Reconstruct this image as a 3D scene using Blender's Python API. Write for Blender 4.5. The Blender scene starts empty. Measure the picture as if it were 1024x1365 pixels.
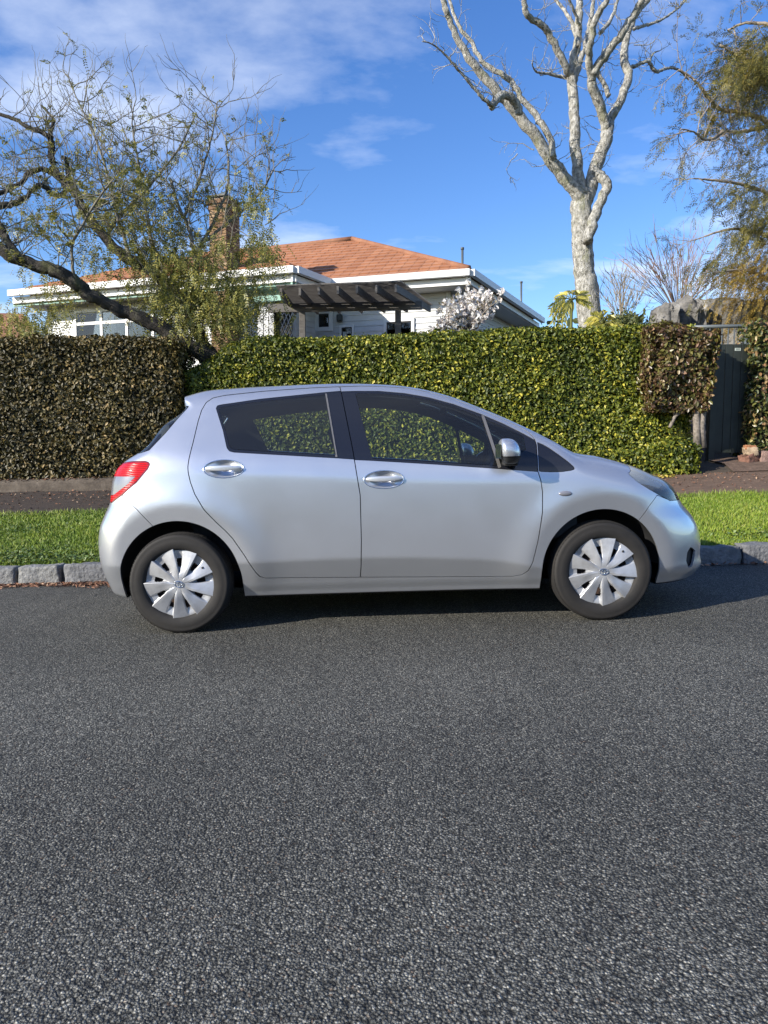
import bpy, bmesh, math, random
import numpy as np
from mathutils import Vector, Matrix

sc = bpy.context.scene
R = math.radians

# ------------------------------------------------------------------ camera
FPX, CAM_H, PITCH, PSI = 946.0, 1.0317, R(4.6834), R(1.2)   # focal length in pixels of a 1024x1365 frame
GRADE = 0.026                                                # the street climbs gently to the right
cam_d = bpy.data.cameras.new('camera'); cam = bpy.data.objects.new('camera', cam_d)
sc.collection.objects.link(cam); sc.camera = cam
cam_d.sensor_fit = 'VERTICAL'; cam_d.sensor_height = 36.0; cam_d.lens = FPX / 1365 * 36.0
cam_d.clip_start = 0.05; cam_d.clip_end = 3000
cam.location = (0, 0, CAM_H); cam.rotation_euler = (R(90) - PITCH, 0, -PSI)

# ------------------------------------------------------------------ light
SUN_AZ, SUN_EL = R(30), R(24)        # light travels towards +x, a little towards +y
wd = bpy.data.worlds.new('World'); sc.world = wd; wd.use_nodes = True
nt = wd.node_tree; nt.nodes.clear()
w_out = nt.nodes.new('ShaderNodeOutputWorld'); w_bg = nt.nodes.new('ShaderNodeBackground')
sky = nt.nodes.new('ShaderNodeTexSky'); sky.sky_type = 'NISHITA'; sky.sun_disc = False
sky.sun_elevation = SUN_EL
sky.sun_rotation = R(270) + SUN_AZ - R(360) if False else math.atan2(-math.cos(SUN_AZ), -math.sin(SUN_AZ))
sky.altitude = 0; sky.air_density = 1.0; sky.dust_density = 0.25; sky.ozone_density = 2.2
w_bg.inputs[1].default_value = 0.12
def wn(t, **k):
    n = nt.nodes.new(t)
    for a, b in k.items(): setattr(n, a, b)
    return n
tc = wn('ShaderNodeTexCoord'); sep = wn('ShaderNodeSeparateXYZ')
nt.links.new(tc.outputs['Generated'], sep.inputs[0])
# direction -> point on a flat cloud layer, the same layer all round
zc = wn('ShaderNodeMath', operation='MAXIMUM'); zc.inputs[1].default_value = 0.0
nt.links.new(sep.outputs[2], zc.inputs[0])
za = wn('ShaderNodeMath', operation='ADD'); za.inputs[1].default_value = 0.10; nt.links.new(zc.outputs[0], za.inputs[0])
dx = wn('ShaderNodeMath', operation='DIVIDE'); dy = wn('ShaderNodeMath', operation='DIVIDE')
nt.links.new(sep.outputs[0], dx.inputs[0]); nt.links.new(za.outputs[0], dx.inputs[1])
nt.links.new(sep.outputs[1], dy.inputs[0]); nt.links.new(za.outputs[0], dy.inputs[1])
cmb = wn('ShaderNodeCombineXYZ'); nt.links.new(dx.outputs[0], cmb.inputs[0]); nt.links.new(dy.outputs[0], cmb.inputs[1])
CLOUD_OFF = (10.73, 5.53, 0.0)
mp = wn('ShaderNodeMapping'); mp.inputs['Location'].default_value = CLOUD_OFF; mp.inputs['Scale'].default_value = (0.62, 1.0, 1)
nt.links.new(cmb.outputs[0], mp.inputs[0])
nz = wn('ShaderNodeTexNoise'); nz.inputs['Scale'].default_value = 1.5; nz.inputs['Detail'].default_value = 10; nz.inputs['Roughness'].default_value = 0.56
nz.inputs['Distortion'].default_value = 0.15
nt.links.new(mp.outputs[0], nz.inputs[0])
cr = wn('ShaderNodeValToRGB'); cr.color_ramp.elements[0].position = 0.50; cr.color_ramp.elements[1].position = 0.80
cr.color_ramp.elements[0].color = (0, 0, 0, 1); cr.color_ramp.elements[1].color = (.80, .80, .80, 1)
nt.links.new(nz.outputs[0], cr.inputs[0])
hs = wn('ShaderNodeHueSaturation'); hs.inputs['Saturation'].default_value = 1.28; hs.inputs['Hue'].default_value = 0.514; hs.inputs['Value'].default_value = 1.18
nt.links.new(sky.outputs[0], hs.inputs['Color'])
mx = wn('ShaderNodeMixRGB'); mx.inputs[2].default_value = (6.6, 7.0, 7.7, 1)
nt.links.new(cr.outputs[0], mx.inputs[0]); nt.links.new(hs.outputs[0], mx.inputs[1])
nt.links.new(mx.outputs[0], w_bg.inputs[0]); nt.links.new(w_bg.outputs[0], w_out.inputs[0])

sun_d = bpy.data.lights.new('sun', 'SUN'); sun = bpy.data.objects.new('sun', sun_d); sc.collection.objects.link(sun)
sun_d.energy = 5.0; sun_d.angle = R(0.53); sun_d.color = (1.0, 0.93, 0.82)
SUN_DIR = Vector((math.cos(SUN_AZ) * math.cos(SUN_EL), math.sin(SUN_AZ) * math.cos(SUN_EL), -math.sin(SUN_EL)))
sun.rotation_euler = SUN_DIR.to_track_quat('-Z', 'Y').to_euler()
sun.location = (-20, -8, 15)
sc.view_settings.view_transform = 'Standard'; sc.view_settings.look = 'None'
sc.view_settings.exposure = 0.72; sc.view_settings.gamma = 1.0; sc.view_settings.use_curve_mapping = False
sc.cycles.max_bounces = 10; sc.cycles.transparent_max_bounces = 24; sc.cycles.caustics_reflective = False; sc.cycles.caustics_refractive = False
sc.cycles.use_denoising = True

# ------------------------------------------------------------------ pixel -> place (1024x1365 pixels of the photograph)
_fw = np.array([math.sin(PSI) * math.cos(PITCH), math.cos(PSI) * math.cos(PITCH), -math.sin(PITCH)])
_rt = np.array([math.cos(PSI), -math.sin(PSI), 0.0]); _up = np.cross(_rt, _fw)
def atY(px, py, Y):
    """the point of the world seen at a pixel, on the upright plane at depth Y"""
    d = _fw + (px - 512) / FPX * _rt - (py - 682.5) / FPX * _up
    return np.array([0, 0, CAM_H]) + d / d[1] * Y

# ------------------------------------------------------------------ helpers
def link(o):
    sc.collection.objects.link(o); return o
def tag(o, label=None, cat=None, group=None, kind=None):
    if label: o['label'] = label
    if cat: o['category'] = cat
    if group: o['group'] = group
    if kind: o['kind'] = kind
    return o
def empty(name, loc=(0, 0, 0), rot=(0, 0, 0)):
    o = bpy.data.objects.new(name, None); o.location = loc; o.rotation_euler = rot; o.empty_display_size = .2
    return link(o)
def mk(name, V, F, mat=None, parent=None, smooth=True, normals=None, mats=None, fmat=None):
    """one mesh object from vertices and faces (array of equal-length faces or list of tuples)"""
    me = bpy.data.meshes.new(name); V = np.asarray(V, dtype=np.float64)
    if isinstance(F, np.ndarray):
        n, k = F.shape
        me.vertices.add(len(V)); me.vertices.foreach_set('co', V.ravel())
        me.loops.add(n * k); me.loops.foreach_set('vertex_index', F.ravel().astype(np.int32))
        me.polygons.add(n); me.polygons.foreach_set('loop_start', np.arange(0, n * k, k, dtype=np.int32))
        me.polygons.foreach_set('loop_total', np.full(n, k, dtype=np.int32))
        me.update(calc_edges=True); me.validate()
    else:
        me.from_pydata([tuple(v) for v in V], [], [tuple(int(i) for i in f) for f in F]); me.update()
    if mats:
        for m in mats: me.materials.append(m)
        if fmat is not None: me.polygons.foreach_set('material_index', np.asarray(fmat, dtype=np.int32))
    elif mat: me.materials.append(mat)
    me.polygons.foreach_set('use_smooth', np.full(len(me.polygons), bool(smooth)))
    if normals is not None: me.normals_split_custom_set_from_vertices([tuple(n) for n in normals])
    me.update()
    o = bpy.data.objects.new(name, me); link(o)
    if parent is not None: o.parent = parent
    return o
class MB:
    """collects simple shapes into one mesh"""
    def __init__(s): s.V = []; s.F = []
    def add(s, V, F):
        b = len(s.V); s.V.extend([tuple(v) for v in V]); s.F.extend([tuple(i + b for i in f) for f in F]); return s
    def box(s, a, b, M=None):
        x0, y0, z0 = a; x1, y1, z1 = b
        V = [(x0, y0, z0), (x1, y0, z0), (x1, y1, z0), (x0, y1, z0), (x0, y0, z1), (x1, y0, z1), (x1, y1, z1), (x0, y1, z1)]
        if M is not None: V = [tuple(M @ Vector(v)) for v in V]
        return s.add(V, [(0, 3, 2, 1), (4, 5, 6, 7), (0, 1, 5, 4), (1, 2, 6, 5), (2, 3, 7, 6), (3, 0, 4, 7)])
    def prism(s, poly, y0, y1, axis='y'):
        n = len(poly)
        if axis == 'y': V = [(p[0], y0, p[1]) for p in poly] + [(p[0], y1, p[1]) for p in poly]
        elif axis == 'x': V = [(y0, p[0], p[1]) for p in poly] + [(y1, p[0], p[1]) for p in poly]
        else: V = [(p[0], p[1], y0) for p in poly] + [(p[0], p[1], y1) for p in poly]
        return s.add(V, [tuple(range(n))[::-1], tuple(range(n, 2 * n))] + [(i, (i + 1) % n, n + (i + 1) % n, n + i) for i in range(n)])
    def tube(s, pts, rad, n=8, cap=True):
        V, F = tube_mesh(np.asarray(pts, float), rad, n); b = len(s.V)
        s.add(V, F)
        if cap:
            m = len(pts); s.F.append(tuple(b + i for i in range(n))[::-1]); s.F.append(tuple(b + (m - 1) * n + i for i in range(n)))
        return s
    def build(s, name, mat, parent=None, smooth=False, bevel=0, seg=2):
        o = mk(name, s.V, s.F, mat, parent, smooth)
        bm = bmesh.new(); bm.from_mesh(o.data); bmesh.ops.recalc_face_normals(bm, faces=bm.faces[:])
        if bevel: bmesh.ops.bevel(bm, geom=bm.edges[:], offset=bevel, segments=seg, affect='EDGES', profile=.5)
        if bevel and smooth:
            for f in bm.faces: f.smooth = True
        bm.to_mesh(o.data); bm.free(); return o
def tube_mesh(P, rad, n=6):
    P = np.asarray(P, float); m = len(P); rad = np.broadcast_to(np.asarray(rad, float), (m,))
    T = np.gradient(P, axis=0); T /= np.linalg.norm(T, axis=1)[:, None] + 1e-12
    ref = np.array([0, 0, 1.0]) if abs(T[:, 2]).mean() < .8 else np.array([1.0, 0, 0])
    A = np.cross(T, ref); A /= np.linalg.norm(A, axis=1)[:, None] + 1e-12; B = np.cross(T, A)
    a = np.arange(n) * 2 * math.pi / n
    V = P[:, None] + rad[:, None, None] * (np.cos(a)[None, :, None] * A[:, None] + np.sin(a)[None, :, None] * B[:, None])
    F = [(i * n + j, i * n + (j + 1) % n, (i + 1) * n + (j + 1) % n, (i + 1) * n + j) for i in range(m - 1) for j in range(n)]
    return V.reshape(-1, 3), F
def copy_tree(o, parent=None):
    c = o.copy(); link(c); c.parent = parent
    for ch in list(o.children): copy_tree(ch, c)
    return c

# ------------------------------------------------------------------ materials
def material(name, color=(.5, .5, .5), rough=.6, metal=0.0, **kw):
    m = bpy.data.materials.new(name); m.use_nodes = True; b = m.node_tree.nodes['Principled BSDF']
    b.inputs['Base Color'].default_value = (*color, 1); b.inputs['Roughness'].default_value = rough; b.inputs['Metallic'].default_value = metal
    for k, v in kw.items(): b.inputs[k.replace('_', ' ')].default_value = v
    return m
class NT:
    """small node-tree builder on top of a Principled material"""
    def __init__(s, m): s.t = m.node_tree; s.b = s.t.nodes['Principled BSDF']; s.out = s.t.nodes['Material Output']
    def n(s, typ, ins=None, **k):
        o = s.t.nodes.new(typ)
        for a, b in k.items(): setattr(o, a, b)
        for a, b in (ins or {}).items():
            if isinstance(b, bpy.types.NodeSocket): s.t.links.new(b, o.inputs[a])
            else: o.inputs[a].default_value = b
        return o
    def l(s, a, b): s.t.links.new(a, b)
    def coord(s, which='Object'): return s.n('ShaderNodeTexCoord').outputs[which]
    def noise(s, scale, detail=4, rough=.55, vec=None, dist=0):
        o = s.n('ShaderNodeTexNoise', {'Scale': scale, 'Detail': detail, 'Roughness': rough, 'Distortion': dist})
        s.l(vec if vec is not None else s.coord(), o.inputs['Vector']); return o.outputs['Fac']
    def voro(s, scale, vec=None, feature='F1', out='Distance'):
        o = s.n('ShaderNodeTexVoronoi', {'Scale': scale}, feature=feature)
        s.l(vec if vec is not None else s.coord(), o.inputs['Vector']); return o.outputs[out]
    def ramp(s, fac, stops, interp='LINEAR'):
        o = s.n('ShaderNodeValToRGB'); e = o.color_ramp; e.interpolation = interp
        while len(e.elements) < len(stops): e.elements.new(.5)
        for el, (p, c) in zip(e.elements, stops):
            el.position = p; el.color = (*c, 1) if len(c) == 3 else c
        s.l(fac, o.inputs[0]); return o.outputs[0]
    def mix(s, fac, a, b, mode='MIX'):
        o = s.n('ShaderNodeMixRGB', blend_type=mode)
        for i, v in enumerate((fac, a, b)):
            if isinstance(v, bpy.types.NodeSocket): s.l(v, o.inputs[i])
            else: o.inputs[i].default_value = v if i == 0 else (*v, 1)
        return o.outputs[0]
    def math(s, op, a, b=0.0):
        o = s.n('ShaderNodeMath', operation=op)
        for i, v in enumerate((a, b)):
            if isinstance(v, bpy.types.NodeSocket): s.l(v, o.inputs[i])
            else: o.inputs[i].default_value = v
        return o.outputs[0]
    def color(s, sock): s.l(sock, s.b.inputs['Base Color'])
    def rough(s, sock): s.l(sock, s.b.inputs['Roughness'])
    def bump(s, h, strength=.5, dist=.01):
        o = s.n('ShaderNodeBump', {'Strength': strength, 'Distance': dist, 'Height': h}); s.l(o.outputs[0], s.b.inputs['Normal']); return o
    def island(s): return s.n('ShaderNodeNewGeometry').outputs['Random Per Island']

# ================================================================== THE CAR
CAR_X, CAR_Y = 0.1441, 4.9834
_ang = math.atan(GRADE); _ca, _sa = math.cos(_ang), math.sin(_ang)
def loc_xz(px, py, ly):
    """pixel -> (x, z) in the car's own frame, on its plane y = ly"""
    P = atY(px, py, CAR_Y + ly); dx, dz = P[0] - CAR_X, P[2] - GRADE * CAR_X
    return dx * _ca + dz * _sa, -dx * _sa + dz * _ca
def lerp_tab(tab):
    t = np.array(sorted(tab)); xs, ys = t[:, 0], t[:, 1]
    # monotone-ish cubic (Catmull-Rom slopes, limited)
    d = np.diff(ys) / np.diff(xs); m = np.zeros(len(xs)); m[1:-1] = (d[:-1] * np.diff(xs)[1:] + d[1:] * np.diff(xs)[:-1]) / (np.diff(xs)[1:] + np.diff(xs)[:-1]); m[0], m[-1] = d[0], d[-1]
    def f(x):
        x = np.asarray(x, float); i = np.clip(np.searchsorted(xs, x) - 1, 0, len(xs) - 2)
        h = xs[i + 1] - xs[i]; s = (x - xs[i]) / h; sc_ = np.clip(s, 0, 1)
        r = (2 * sc_**3 - 3 * sc_**2 + 1) * ys[i] + (sc_**3 - 2 * sc_**2 + sc_) * h * m[i] + (-2 * sc_**3 + 3 * sc_**2) * ys[i + 1] + (sc_**3 - sc_**2) * h * m[i + 1]
        return r + np.where(s < 0, s * h * m[0], 0) + np.where(s > 1, (s - 1) * h * m[-1], 0)
    return f
def sp(x, k): return k * np.logaddexp(0, x / k)          # soft plus
def sstep(a, b, x):
    t = np.clip((x - a) / (b - a), 0, 1); return t * t * (3 - 2 * t)
def smax(a, b, k):
    h = np.maximum(k - np.abs(a - b), 0) / k; return np.maximum(a, b) + h * h * k * .25
AXF, AXR, TYRE_R = (1.255, .305), (-1.255, .305), .300
ARCH_R = .366
z_sh = lerp_tab([(-1.9, .945), (-1.4, .965), (-.7, .925), (0, .885), (.6, .86), (1.2, .85), (2, .80)])
z_belt = lerp_tab([(-1.9, 1.06), (-1.3, 1.06), (-.9, 1.035), (0, .985), (.8, .945), (1.1, .93), (2, .93)])
z_cr = lerp_tab([(-2, .40), (-1, .41), (.3, .405), (.7, .37), (.95, .315), (2, .30)])
def W(x, z):
    """half width of the body side"""
    w = .846 - .10 * (z - .66)**2 - .17 * sp(z - z_sh(x), .010) * sstep(1.35, .9, x) - .30 * sp(z - z_belt(x), .03)
    w = w - .40 * (sp(z_cr(x) - z, .005) - sp(.272 - z, .006)) - .03 * sstep(.28, .2, z)
    w = w - .16 * np.clip((x - .85) / 1.15, 0, None)**2 - .10 * np.clip((-1.0 - x) / .85, 0, None)**2
    w = w - .09 * np.clip((-.5 - x) / 1.2, 0, None)**2 * sp(z - 1.0, .05) / .3
    for c in (AXF, AXR):
        r = np.hypot(x - c[0], z - c[1]); w = w + (.016 * np.exp(-(np.clip(r - .452, 0, None) / .11)**2) - .15 * sp(.446 - r, .006)) * sstep(.12, .36, z)
    return w
# outline seen from the road, as pixels with the assumed offset from the centre line, then small corrections
_top = [(247, 527.5, -.5), (268, 521.8, -.5), (310, 517.5, -.5), (379, 513.8, -.5), (453, 511.3, -.5), (506, 512, -.5), (540, 514.5, -.52), (573, 520, -.54), (606, 529, -.56), (639, 541.5, -.58), (672, 555, -.60), (706, 570.5, -.62), (735, 585, -.62), (755, 596, -.55), (779, 604.8, -.4), (818, 613, -.3), (846, 621.5, -.3), (868, 628.5, -.4), (886, 636.5, -.45)]
_zt = [loc_xz(*p) for p in _top]
ZT_FIX = None
_front = [(899, 649, -.5), (910, 670, -.5), (922, 687, -.5), (930, 702, -.5), (934, 720, -.5), (933, 738, -.5), (935, 753, -.5), (928, 763, -.5)]
_rear = [(243, 531, -.5), (247, 538, -.56), (213, 570, -.58), (181, 602, -.6), (163, 614.5, -.6), (156, 622, -.6), (150, 637, -.62), (147.5, 657, -.64), (145, 671, -.64), (139, 684, -.64), (133.6, 700, -.64), (131.3, 717, -.64), (132.5, 742, -.64), (136, 760, -.64), (144, 780, -.64)]
DZT = [-0.0163, -0.0152, -0.0152, -0.0154, -0.0151, -0.0159, -0.0171, -0.0188, -0.02, -0.021, -0.0193, -0.0205, -0.0248, -0.0337, -0.0163, -0.034, -0.042, -0.03, -0.02]
DXF = [0.0311, -0.0017, 0.0019, 0.0, -0.0006, -0.0002, -0.0048, -0.0149]
DXR = [0.0304, 0.0052, -0.0159, -0.0301, -0.0227, -0.0148, -0.0055, -0.0016, -0.006, -0.0079, -0.0026, -0.0011, -0.0029, -0.0055, -0.0078]
FA = lambda y: .30 * (np.abs(y) / .8)**3
RB = lambda y: .13 * (np.abs(y) / .8)**4
# top line: z(x) on the centre line; front / rear lines: x(z) on the centre line
CROWN = lambda x: .050 - .035 * sstep(.5, 1.2, x)
ZT_D = {}
def _build_profiles(dzt, dxf, dxr):
    zt = [(x, z + CROWN(x) * (ly / .6)**2 + .012 + d) for (x, z), (_, _, ly), d in zip(_zt, _top, dzt)]
    xf = []; xr = []
    for (px, py, ly), d in zip(_front, dxf):
        x, z = loc_xz(px, py, ly); xf.append((z, x + FA(ly) + d))
    for (px, py, ly), d in zip(_rear, dxr):
        x, z = loc_xz(px, py, ly); xr.append((z, -x + RB(ly) + d))
    zt = [(-1.75, zt[0][1] - .03)] + zt + [(2.0, zt[-1][1] - .14), (2.3, zt[-1][1] - .3)]
    xf = [(-.3, xf[-1][1] - .35), (.12, xf[-1][1] - .10)] + xf + [(1.3, xf[0][1] - .55), (2.0, xf[0][1] - 1.2)]
    xr = [(-.3, xr[-1][1] - .1)] + xr + [(1.48, xr[0][1] - .05), (1.8, xr[0][1] - .3)]
    return lerp_tab(zt), lerp_tab(xf), lerp_tab(xr)
Zt, Xf, Xr = _build_profiles(DZT, DXF, DXR)
def Fbody(x, y, z):
    ay = np.abs(y)
    fs = ay - W(x, z)
    ft = z - (Zt(x) - CROWN(x) * (ay / .6)**2)
    kt = .07 + .09 * sstep(.95, 1.3, x)
    f = smax(fs, ft * .9, kt)
    ff = (x + FA(y) - Xf(z)) * .8; fr = (-x + RB(y) - Xr(z)) * .8
    f = smax(f, ff, .14); f = smax(f, fr, .045 + .05 * sstep(1.15, .9, z))
    zb = .185 + .10 * sstep(1.55, 2.1, x) * 0 + .03 * sstep(-1.5, -1.9, x)
    return smax(f, zb - z, .03)
def trace(O, D, tmax=3.0):
    lo = np.zeros(len(O)); hi = np.full(len(O), tmax)
    # march out to the last inside sample, then bisect
    ts = np.linspace(0, tmax, 61); last = np.zeros(len(O))
    inside = np.ones(len(O), bool)
    for t in ts[1:]:
        P = O + D * t; f = Fbody(P[:, 0], P[:, 1], P[:, 2]); inside &= f < 0; last = np.where(inside, t, last)
    lo = last; hi = last + ts[1]
    for _ in range(26):
        m = .5 * (lo + hi); P = O + D * m[:, None]; f = Fbody(P[:, 0], P[:, 1], P[:, 2]); lo = np.where(f < 0, m, lo); hi = np.where(f < 0, hi, m)
    return O + D * (.5 * (lo + hi))[:, None]
def half_body(nx=260, nf=150, nth=120):
    """near half (y<=0) of the body skin: closed loop of rays round a spine, fanned from the centre plane to the side"""
    za, xa, xb = .72, -1.25, 1.15
    xs = np.linspace(xa, xb, nx)
    Q = []; d = []
    for x in xs: Q.append((x, za)); d.append((0, 1))
    for a in np.linspace(90, -90, nf)[1:-1]: Q.append((xb, za)); d.append((math.cos(R(a)), math.sin(R(a))))
    for x in xs[::-1]: Q.append((x, za)); d.append((0, -1))
    for a in np.linspace(-90, -270, nf)[1:-1]: Q.append((xa, za)); d.append((math.cos(R(a)), math.sin(R(a))))
    Q = np.array(Q); d = np.array(d); n = len(Q)
    th = np.linspace(0, 1, nth); th = (th + .0 * th) * math.pi / 2
    O = np.zeros((n, nth, 3)); D = np.zeros((n, nth, 3))
    O[..., 0] = Q[:, None, 0]; O[..., 2] = Q[:, None, 1]
    D[..., 0] = d[:, None, 0] * np.cos(th); D[..., 2] = d[:, None, 1] * np.cos(th); D[..., 1] = -np.sin(th)
    P = trace(O.reshape(-1, 3), D.reshape(-1, 3)).reshape(n, nth, 3)
    P[:, 0, 1] = 0
    idx = np.arange(n * nth).reshape(n, nth); i2 = np.roll(idx, -1, 0)
    q = np.stack([idx[:, :-1], idx[:, 1:], i2[:, 1:], i2[:, :-1]], -1).reshape(-1, 4)
    T = np.concatenate([q[:, [0, 1, 2]], q[:, [0, 2, 3]]])
    V = P.reshape(-1, 3)
    a = np.linalg.norm(np.cross(V[T[:, 1]] - V[T[:, 0]], V[T[:, 2]] - V[T[:, 0]]), axis=1); T = T[a > 1e-9]
    return V, T
def Fgrad(V, e=.002):
    g = np.stack([Fbody(*(V + e * np.eye(3)[i]).T) - Fbody(*(V - e * np.eye(3)[i]).T) for i in range(3)], -1)
    return g / (np.linalg.norm(g, axis=1)[:, None] + 1e-12)
# ---- cutting the skin into panels
def hit(px, py):
    """where the line of sight through a pixel meets the car's skin -> (x, z) in the car's frame"""
    d = atY(px, py, 1.0) - np.array([0, 0, CAM_H])
    def loc(t):
        P = np.array([0, 0, CAM_H]) + d * t; a, c = P[0] - CAR_X, P[2] - GRADE * CAR_X
        return a * _ca + c * _sa, P[1] - CAR_Y, -a * _sa + c * _ca
    t = np.arange(3.9, 5.6, .004); x, y, z = loc(t) if False else np.array([loc(q) for q in t]).T
    f = Fbody(x, y, z); i = int(np.argmax(f < 0)) if (f < 0).any() else int(np.argmin(f))
    lo, hi = t[max(i - 1, 0)], t[i]
    for _ in range(18):
        m = .5 * (lo + hi)
        if Fbody(*[np.array(q) for q in loc(m)]) < 0: hi = m
        else: lo = m
    x, y, z = loc(hi); return (x, z)
def hits(pts): return [hit(*p) for p in pts]
def poly_phi(poly):
    A = np.asarray(poly, float); B = np.roll(A, -1, 0)
    def phi(V):
        p = V[:, [0, 2]]; d = np.full(len(p), 1e9); w = np.zeros(len(p), bool)
        for a, b in zip(A, B):
            e = b - a; q = p - a; t = np.clip((q @ e) / (e @ e + 1e-12), 0, 1)
            d = np.minimum(d, np.hypot(*(q - t[:, None] * e).T))
            c = ((a[1] > p[:, 1]) != (b[1] > p[:, 1])); c &= p[:, 0] < (b[0] - a[0]) * (p[:, 1] - a[1]) / (b[1] - a[1] + 1e-15) + a[0]; w ^= c
        return np.where(w, -d, d)
    return phi
def clip(M, ph):
    """keep the part of a triangle mesh where ph < 0, cutting the triangles on the line"""
    V, N, T = M; s = ph < 0; k = s[T].sum(1)
    full = T[k == 3]; out = [full]; nv = []; nn = []; base = len(V); key = {}
    def cut(i, j):
        a, b = (i, j) if i < j else (j, i)
        r = key.get((a, b))
        if r is None:
            t = ph[a] / (ph[a] - ph[b]); nv.append(V[a] + (V[b] - V[a]) * t); n = N[a] + (N[b] - N[a]) * t; nn.append(n / (np.linalg.norm(n) + 1e-12)); r = base + len(nv) - 1; key[(a, b)] = r
        return r
    ext = []
    for t in T[(k == 1) | (k == 2)]:
        ins = s[t]
        if ins.sum() == 1:
            i = int(np.argmax(ins)); a, b, c = t[i], t[(i + 1) % 3], t[(i + 2) % 3]; ext.append((a, cut(a, b), cut(a, c)))
        else:
            i = int(np.argmin(ins)); a, b, c = t[i], t[(i + 1) % 3], t[(i + 2) % 3]; p, q = cut(a, b), cut(a, c); ext += [(p, b, c), (p, c, q)]
    T2 = np.concatenate([full, np.array(ext, dtype=int).reshape(-1, 3)]); V2 = np.concatenate([V, np.array(nv).reshape(-1, 3)]); N2 = np.concatenate([N, np.array(nn).reshape(-1, 3)])
    used = np.unique(T2); re = np.full(len(V2), -1); re[used] = np.arange(len(used))
    return V2[used], N2[used], re[T2]
def take(M, phi, gap):
    ph = phi(M[0]) if callable(phi) else phi
    return clip(M, ph + gap), clip(M, gap - ph)
def mirror(M): return M[0] * [1, -1, 1], M[1] * [1, -1, 1], M[2][:, ::-1]
def join(*Ms):
    V = []; N = []; T = []; b = 0
    for m in Ms: V.append(m[0]); N.append(m[1]); T.append(m[2] + b); b += len(m[0])
    return np.concatenate(V), np.concatenate(N), np.concatenate(T)
def offset(M, d): return M[0] + M[1] * d, M[1], M[2]
def rimmed(M, depth):
    """turn the cut edges inwards so a panel shows its thickness"""
    V, N, T = M
    E = np.concatenate([T[:, [0, 1]], T[:, [1, 2]], T[:, [2, 0]]]); ks = np.sort(E, 1); u, inv, cnt = np.unique(ks, axis=0, return_inverse=True, return_counts=True)
    Bd = E[cnt[inv.ravel()] == 1]
    Bd = Bd[~((np.abs(V[Bd[:, 0], 1]) < 1e-4) & (np.abs(V[Bd[:, 1], 1]) < 1e-4))]
    if not len(Bd): return M
    n = len(V); a, b = Bd[:, 0], Bd[:, 1]; m = len(Bd)
    P = np.concatenate([V[a], V[b], V[b] - N[b] * depth, V[a] - N[a] * depth]); e = V[b] - V[a]
    fn = np.cross(V[a] - N[a] - V[a], e); fn = np.cross(e, -N[a]); fn = fn / (np.linalg.norm(fn, axis=1)[:, None] + 1e-12)
    i = np.arange(m); Q = np.concatenate([np.stack([n + i + m, n + i, n + i + 3 * m], -1), np.stack([n + i + m, n + i + 3 * m, n + i + 2 * m], -1)])
    return np.concatenate([V, P]), np.concatenate([N] + [-fn] * 4), np.concatenate([T, Q])
def panel(name, M, mat, parent, depth=.014):
    M = rimmed(M, depth) if depth else M
    return mk(name, M[0], M[2], mat, parent, True, normals=M[1])

# ---- materials of the car
m_paint = material('silver_paint', (.56, .58, .60), .30, .72, Coat_Weight=.9, Coat_Roughness=.04)
_n = NT(m_paint)
dirt = _n.noise(5, 6, .6); _n.rough(_n.ramp(dirt, [(.3, (.28, .28, .28)), (.75, (.35, .35, .35))]))
_n.color(_n.ramp(_n.noise(3, 5, .6), [(.3, (.545, .565, .60)), (.7, (.565, .585, .62))]))
m_black = material('gloss_black_trim', (.012, .013, .018), .22, 0, Coat_Weight=.3)
m_rub = material('black_rubber', (.015, .015, .016), .6)
m_dark = material('dark_plastic', (.02, .02, .022), .7)
m_liner = material('dark_cabin_lining', (.06, .061, .063), .85)
m_seat = material('charcoal_seat_cloth', (.045, .046, .05), .95)
m_chrome = material('bright_chrome', (.82, .84, .87), .10, 1.0)
m_chrome2 = material('lamp_reflector', (.62, .66, .68), .30, .25)
m_cover = material('silver_wheel_cover', (.5, .52, .55), .36, .45)
_n = NT(m_cover); _n.color(_n.ramp(_n.noise(9, 6, .65), [(.3, (.34, .34, .345)), (.6, (.48, .49, .505)), (.8, (.53, .545, .56))]))
m_silver = material('satin_silver_plastic', (.62, .64, .67), .32, .55, Coat_Weight=.3)
m_divider = material('dull_window_bar', (.20, .19, .18), .4, .5)
def glass_mat(name, tint, rough=.0, refl=1.0, dust_haze=None):
    m = bpy.data.materials.new(name); m.use_nodes = True; t = m.node_tree; t.nodes.clear()
    o = t.nodes.new('ShaderNodeOutputMaterial'); mixn = t.nodes.new('ShaderNodeMixShader'); tr = t.nodes.new('ShaderNodeBsdfTransparent'); gl = t.nodes.new('ShaderNodeBsdfGlossy')
    tr.inputs[0].default_value = (*tint, 1); gl.inputs['Roughness'].default_value = rough; gl.inputs['Color'].default_value = (refl, refl, refl, 1)
    fr = t.nodes.new('ShaderNodeFresnel'); fr.inputs['IOR'].default_value = 1.55
    t.links.new(fr.outputs[0], mixn.inputs[0])
    if dust_haze:
        df = t.nodes.new('ShaderNodeBsdfDiffuse'); df.inputs[0].default_value = (*dust_haze[1], 1); m2 = t.nodes.new('ShaderNodeMixShader'); m2.inputs[0].default_value = dust_haze[0]; t.links.new(tr.outputs[0], m2.inputs[1]); t.links.new(df.outputs[0], m2.inputs[2]); t.links.new(m2.outputs[0], mixn.inputs[1])
    else: t.links.new(tr.outputs[0], mixn.inputs[1])
    t.links.new(gl.outputs[0], mixn.inputs[2]); t.links.new(mixn.outputs[0], o.inputs[0]); return m
m_glass = glass_mat('green_tinted_car_glass', (.72, .79, .76), dust_haze=(.016, (.55, .56, .54)))
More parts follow.
